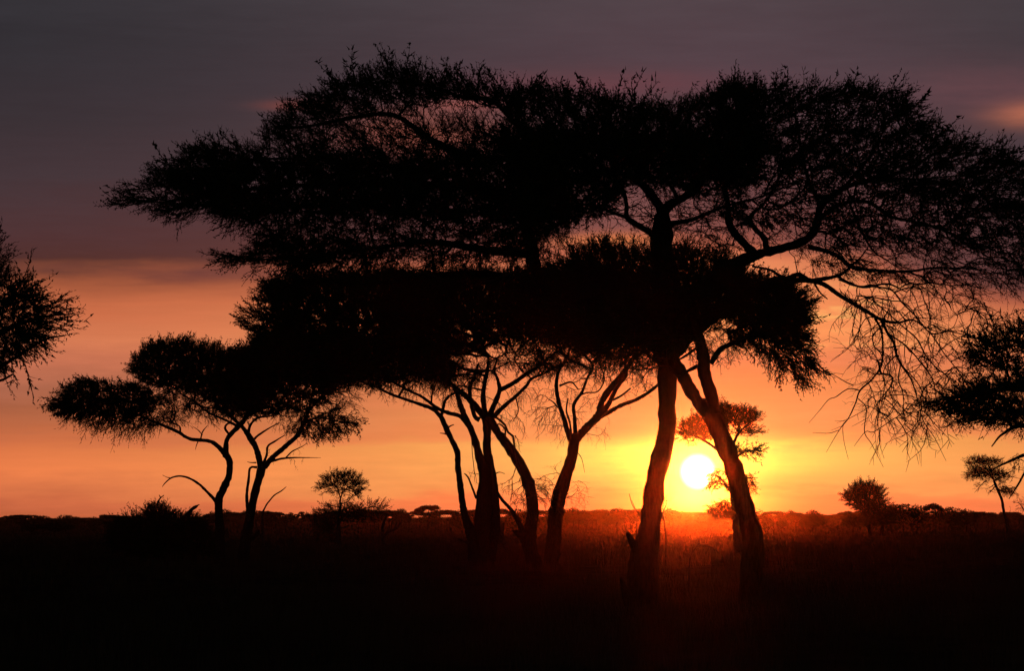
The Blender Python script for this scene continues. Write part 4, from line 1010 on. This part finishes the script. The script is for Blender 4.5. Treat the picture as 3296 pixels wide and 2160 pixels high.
grass(11000, 40, 110, .5, .006, 9)
grass(9000, 105, 260, .5, .007, 7)
grass(6000, 250, 650, .5, .008, 4)
grass(16000, 600, 1700, .6, .012, 3)
o = gr.build('grass', M_grass); tag(o, 'tall dry savanna grass covering the dark plain', 'grass', kind='stuff')

# ================================================================== air
hz = bpy.data.meshes.new('haze')
x0, x1, y0, y1, z0, z1 = -2500, 2500, -200, 4600, -3.3, 24
hv = [(x, y, z) for x in (x0, x1) for y in (y0, y1) for z in (z0, z1)]
hf = [(0, 1, 3, 2), (4, 6, 7, 5), (0, 4, 5, 1), (2, 3, 7, 6), (0, 2, 6, 4), (1, 5, 7, 3)]
hz.from_pydata(hv, [], hf); hz.update()
o = bpy.data.objects.new('haze', hz); col.objects.link(o); tag(o, 'thin dusty evening haze over the plain', 'haze', kind='stuff')
m = bpy.data.materials.new('haze_air'); m.use_nodes = True
nt = m.node_tree; nt.nodes.clear()
out = nt.nodes.new('ShaderNodeOutputMaterial'); pv = nt.nodes.new('ShaderNodeVolumePrincipled')
pv.inputs['Color'].default_value = (1.0, .93, .86, 1); pv.inputs['Density'].default_value = 0.00001
pv.inputs['Anisotropy'].default_value = 0.993
nt.links.new(pv.outputs[0], out.inputs['Volume']); hz.materials.append(m)

#==SKY==
# ================================================================== sky
SX, SY = 2246.0, 1519.0
sd = world(SX, SY, 1000.0) - np.array([0, 0, EYE]); sd = sd / np.linalg.norm(sd)
sun_az = math.atan2(sd[0], sd[1]); sun_el = math.asin(sd[2])
w = bpy.data.worlds.new('World'); scene.world = w; w.use_nodes = True
nt = w.node_tree; nt.nodes.clear()
N = nt.nodes; L = nt.links
def val(v):
    n = N.new('ShaderNodeValue'); n.outputs[0].default_value = v; return n.outputs[0]
def mth(op, a, b=None, c=None, clamp=False):
    n = N.new('ShaderNodeMath'); n.operation = op; n.use_clamp = clamp
    for i, x in enumerate((a, b, c)):
        if x is None: continue
        if isinstance(x, (int, float)): n.inputs[i].default_value = x
        else: L.new(x, n.inputs[i])
    return n.outputs[0]
def lin(c):
    return tuple((x / 255 / 12.92) if x / 255 <= .04045 else ((x / 255 + .055) / 1.055) ** 2.4 for x in c)
def ramp(fac, stops, interp='B_SPLINE'):
    n = N.new('ShaderNodeValToRGB'); r = n.color_ramp; r.interpolation = interp
    stops = sorted(stops)
    while len(r.elements) < len(stops): r.elements.new(.5)
    for e, (p_, c_) in zip(r.elements, stops): e.position = p_; e.color = (*lin(c_), 1)
    L.new(fac, n.inputs[0]); return n.outputs[0]
def mixc(f, a, b, mode='MIX'):
    n = N.new('ShaderNodeMix'); n.data_type = 'RGBA'; n.blend_type = mode; n.clamp_factor = True
    if isinstance(f, (int, float)): n.inputs[0].default_value = f
    else: L.new(f, n.inputs[0])
    for i, x in ((6, a), (7, b)):
        if isinstance(x, tuple): n.inputs[i].default_value = (*x[:3], 1)
        else: L.new(x, n.inputs[i])
    return n.outputs[2]
def noise(vec, scale, detail=4, rough=.5):
    n = N.new('ShaderNodeTexNoise'); n.inputs['Scale'].default_value = scale; n.inputs['Detail'].default_value = detail
    n.inputs['Roughness'].default_value = rough; L.new(vec, n.inputs['Vector']); return n.outputs['Fac']
def comb(x, y, z=0.0):
    n = N.new('ShaderNodeCombineXYZ')
    for i, a in enumerate((x, y, z)):
        if isinstance(a, (int, float)): n.inputs[i].default_value = a
        else: L.new(a, n.inputs[i])
    return n.outputs[0]
tc = N.new('ShaderNodeTexCoord'); sp = N.new('ShaderNodeSeparateXYZ'); L.new(tc.outputs['Generated'], sp.inputs[0])
dx, dy, dz = sp.outputs
az = mth('ARCTAN2', dx, dy); el = mth('ARCSINE', dz)
# azimuth and elevation in units of 100 px of the 2380-wide frame (0.763 degrees)
K = FOC / FS / 100
u = mth('MULTIPLY', az, K); v = mth('MULTIPLY', el, K)
us, vs = sun_az * K, sun_el * K
# cloud drift: stretched noise
pos = comb(mth('MULTIPLY', u, .25), v, 0.0)
n1 = noise(pos, .55, 4, .5); n2 = noise(comb(mth('MULTIPLY', u, .1), mth('MULTIPLY', v, 1.6), 3.0), 1.1, 5, .6)
n3 = noise(comb(mth('MULTIPLY', u, .30), mth('MULTIPLY', v, 1.8), 7.0), 2.2, 6, .6)
# the lower edge of the cloud bank rises in the middle and sinks at the far right
uu = u
e1 = mth('MULTIPLY', mth('EXPONENT', mth('MULTIPLY', mth('POWER', mth('ABSOLUTE', mth('DIVIDE', mth('SUBTRACT', uu, 3.0), 5.0)), 2.0), -1.0)), .55)
e2 = mth('MULTIPLY', mth('MAXIMUM', mth('SUBTRACT', uu, 8.5), 0.0), .28)
gate = N.new('ShaderNodeMapRange'); gate.interpolation_type = 'SMOOTHSTEP'
L.new(v, gate.inputs[0]); gate.inputs[1].default_value = 3.6; gate.inputs[2].default_value = 5.2
edge = mth('MULTIPLY', mth('SUBTRACT', e2, e1), gate.outputs[0])
vd = mth('ADD', mth('ADD', v, edge), mth('ADD', mth('MULTIPLY', mth('SUBTRACT', n1, .5), 1.15), mth('ADD', mth('MULTIPLY', mth('SUBTRACT', n2, .5), .5), mth('MULTIPLY', mth('SUBTRACT', n3, .5), .5))))
VM = 14.0
fac = mth('DIVIDE', vd, VM, clamp=True)
Y = lambda y: (1198 - y) / 100 / VM
cool = ramp(fac, [(Y(1198), (186, 95, 60)), (Y(1172), (195, 100, 66)), (Y(1120), (215, 112, 70)), (Y(1078), (232, 122, 72)), (Y(1040), (215, 112, 68)), (Y(1000), (185, 100, 66)), (Y(955), (163, 92, 66)), (Y(895), (165, 98, 76)), (Y(850), (192, 110, 82)), (Y(780), (206, 117, 82)), (Y(700), (190, 100, 66)), (Y(650), (150, 80, 54)), (Y(620), (104, 58, 46)), (Y(600), (74, 43, 42)), (Y(540), (74, 46, 49)), (Y(420), (64, 51, 57)), (Y(280), (52, 46, 52)), (Y(100), (45, 44, 50)), (Y(0), (49, 48, 54))], 'LINEAR')
warm = ramp(fac, [(Y(1198), (252, 128, 74)), (Y(1160), (255, 138, 78)), (Y(1140), (255, 165, 88)), (Y(1100), (255, 175, 92)), (Y(1040), (255, 176, 92)), (Y(1020), (252, 150, 86)), (Y(980), (255, 155, 90)), (Y(900), (250, 142, 82)), (Y(850), (240, 132, 84)), (Y(780), (250, 150, 88)), (Y(700), (235, 135, 88)), (Y(640), (190, 100, 76)), (Y(600), (130, 74, 68)), (Y(550), (108, 66, 66)), (Y(400), (90, 62, 66)), (Y(200), (80, 62, 70)), (Y(0), (78, 66, 72))], 'LINEAR')
du = mth('SUBTRACT', u, us); dv = mth('SUBTRACT', v, vs)
side = mth('EXPONENT', mth('MULTIPLY', mth('POWER', mth('ABSOLUTE', mth('DIVIDE', du, 9.5)), 2.0), -1.0))
sky = mixc(side, cool, warm)
# tone of the clouds
n4 = noise(comb(mth('MULTIPLY', u, .16), mth('MULTIPLY', v, 2.6), 11.0), 3.0, 6, .65)
tone = mth('ADD', .70, mth('ADD', mth('MULTIPLY', n1, .26), mth('ADD', mth('MULTIPLY', n3, .20), mth('MULTIPLY', n4, .14))))
sky = mixc(1.0, sky, comb(tone, tone, tone), 'MULTIPLY')
def gauss(cx, cy, rx, ry):
    a_ = mth('POWER', mth('ABSOLUTE', mth('DIVIDE', mth('SUBTRACT', u, (cx - 1190) / 100), rx / 100)), 2.0)
    b_ = mth('POWER', mth('ABSOLUTE', mth('DIVIDE', mth('SUBTRACT', v, (1198 - cy) / 100), ry / 100)), 2.0)
    return mth('EXPONENT', mth('MULTIPLY', mth('ADD', a_, b_), -1.0))
# red-lit breaks in the cloud bank
for cx, cy, rx, ry, c_, s_ in ((500, 638, 200, 20, (104, 58, 56), .75), (120, 622, 90, 10, (120, 66, 54), .5), (2400, 285, 90, 28, (196, 112, 82), .9), (700, 250, 80, 13, (130, 68, 62), .7), (1100, 245, 90, 18, (150, 84, 80), .9),
                               (980, 320, 190, 60, (160, 86, 70), .75), (1400, 205, 330, 34, (104, 62, 70), .8), (1430, 500, 200, 40, (140, 88, 84), .6),
                               (2300, 230, 260, 60, (104, 68, 74), .6), (1760, 620, 200, 26, (236, 140, 92), .7), (1430, 565, 130, 18, (232, 130, 76), .8)):
    sky = mixc(mth('MULTIPLY', mth('MULTIPLY', gauss(cx, cy, rx, ry), s_), mth('MULTIPLY', mth('ADD', n3, .15), 1.5), clamp=True), sky, lin(c_))
# bright wisps right of the crowns
wsp = N.new('ShaderNodeMapRange'); L.new(n3, wsp.inputs[0]); wsp.inputs[1].default_value = .52; wsp.inputs[2].default_value = .72
sky = mixc(mth('MULTIPLY', mth('MULTIPLY', wsp.outputs[0], gauss(1980, 740, 180, 75)), .8), sky, lin((255, 196, 110)))
# glow round the sun, wider along the horizon
r1 = mth('SQRT', mth('ADD', mth('POWER', mth('ABSOLUTE', mth('MULTIPLY', du, .36)), 2.0), mth('POWER', mth('ABSOLUTE', dv), 2.0)))
gl = mth('EXPONENT', mth('MULTIPLY', r1, -1.55))
r2 = mth('SQRT', mth('ADD', mth('POWER', mth('ABSOLUTE', du), 2.0), mth('POWER', mth('ABSOLUTE', dv), 2.0)))
gl2 = mth('EXPONENT', mth('MULTIPLY', r2, -2.2))
band = mth('MULTIPLY', mth('EXPONENT', mth('MULTIPLY', mth('POWER', mth('ABSOLUTE', mth('DIVIDE', mth('SUBTRACT', mth('ADD', dv, mth('MULTIPLY', mth('SUBTRACT', n2, .5), .3)), .33), .46)), 3.0), -1.0)),
           mth('EXPONENT', mth('MULTIPLY', mth('POWER', mth('ABSOLUTE', mth('DIVIDE', mth('ADD', du, mth('MULTIPLY', mth('SUBTRACT', n3, .5), 1.6)), 2.0)), 1.5), -1.0)))
def addc(a, b, f): return mixc(1.0, a, mixc(1.0, comb(f, f, f), b, 'MULTIPLY'), 'ADD')
sky = addc(sky, (.10, .04, .0), gl)
sky = addc(sky, (.25, .92, .08), band)
sky = addc(sky, (1.5, 1.1, .12), gl2)
# the disc itself
disc = N.new('ShaderNodeMapRange'); disc.interpolation_type = 'SMOOTHSTEP'
L.new(r2, disc.inputs[0]); disc.inputs[1].default_value = .46; disc.inputs[2].default_value = .28; disc.inputs[3].default_value = 0; disc.inputs[4].default_value = 1
sky = addc(sky, (2.2, 1.8, 1.3), disc.outputs[0])
# the half of the sky behind the camera is plain dusk
back = N.new('ShaderNodeMapRange'); back.interpolation_type = 'SMOOTHSTEP'
L.new(dy, back.inputs[0]); back.inputs[1].default_value = -.2; back.inputs[2].default_value = .75
sky = mixc(back.outputs[0], lin((78, 74, 80)), sky)
high = N.new('ShaderNodeMapRange'); high.interpolation_type = 'SMOOTHSTEP'; L.new(v, high.inputs[0]); high.inputs[1].default_value = 12.5; high.inputs[2].default_value = 45
sky = mixc(high.outputs[0], sky, lin((20, 21, 26)))
below = N.new('ShaderNodeMapRange'); L.new(v, below.inputs[0]); below.inputs[1].default_value = -.6; below.inputs[2].default_value = -.1
sky = mixc(below.outputs[0], (.01, .006, .004), sky)
bg = N.new('ShaderNodeBackground'); L.new(sky, bg.inputs['Color']); bg.inputs['Strength'].default_value = 1.0
nish = N.new('ShaderNodeTexSky'); nish.sky_type = 'NISHITA'; nish.sun_disc = False
nish.sun_elevation = sun_el; nish.sun_rotation = sun_az
bg2 = N.new('ShaderNodeBackground'); L.new(nish.outputs[0], bg2.inputs['Color']); bg2.inputs['Strength'].default_value = 0.0008
ad = N.new('ShaderNodeAddShader'); L.new(bg.outputs[0], ad.inputs[0]); L.new(bg2.outputs[0], ad.inputs[1])
wo = N.new('ShaderNodeOutputWorld'); L.new(ad.outputs[0], wo.inputs['Surface'])
w.cycles.sampling_method = 'MANUAL'; w.cycles.sample_map_resolution = 1024

sl = bpy.data.lights.new('sun', 'SUN'); sl.energy = 1.75; sl.angle = math.radians(.5); sl.color = (1.0, .065, .005)
so = bpy.data.objects.new('sun', sl); col.objects.link(so)
so.rotation_euler = Vector((-sd[0], -sd[1], -sd[2])).to_track_quat('-Z', 'Y').to_euler()

# ================================================================== camera
cam = bpy.data.cameras.new('camera'); co = bpy.data.objects.new('camera', cam); col.objects.link(co)
cam.sensor_width = 36; cam.sensor_fit = 'HORIZONTAL'; cam.lens = 36 * FOC / 3296
cam.shift_y = (HY - 1080) / 3296
cam.clip_start = .1; cam.clip_end = 12000
right = Vector((1, 0, -TILT)).normalized(); upv = Vector((TILT, 0, 1)).normalized(); back_ = Vector((0, -1, 0))
Mx = Matrix((right, upv, back_)).transposed().to_4x4(); Mx.translation = Vector((0, 0, EYE))
co.matrix_world = Mx
scene.camera = co
scene.view_settings.view_transform = 'Standard'; scene.view_settings.look = 'None'
scene.view_settings.exposure = 0; scene.view_settings.gamma = 1
cy = scene.cycles
cy.max_bounces = 4; cy.diffuse_bounces = 1; cy.glossy_bounces = 1; cy.volume_bounces = 0; cy.transparent_max_bounces = 4
cy.use_denoising = True
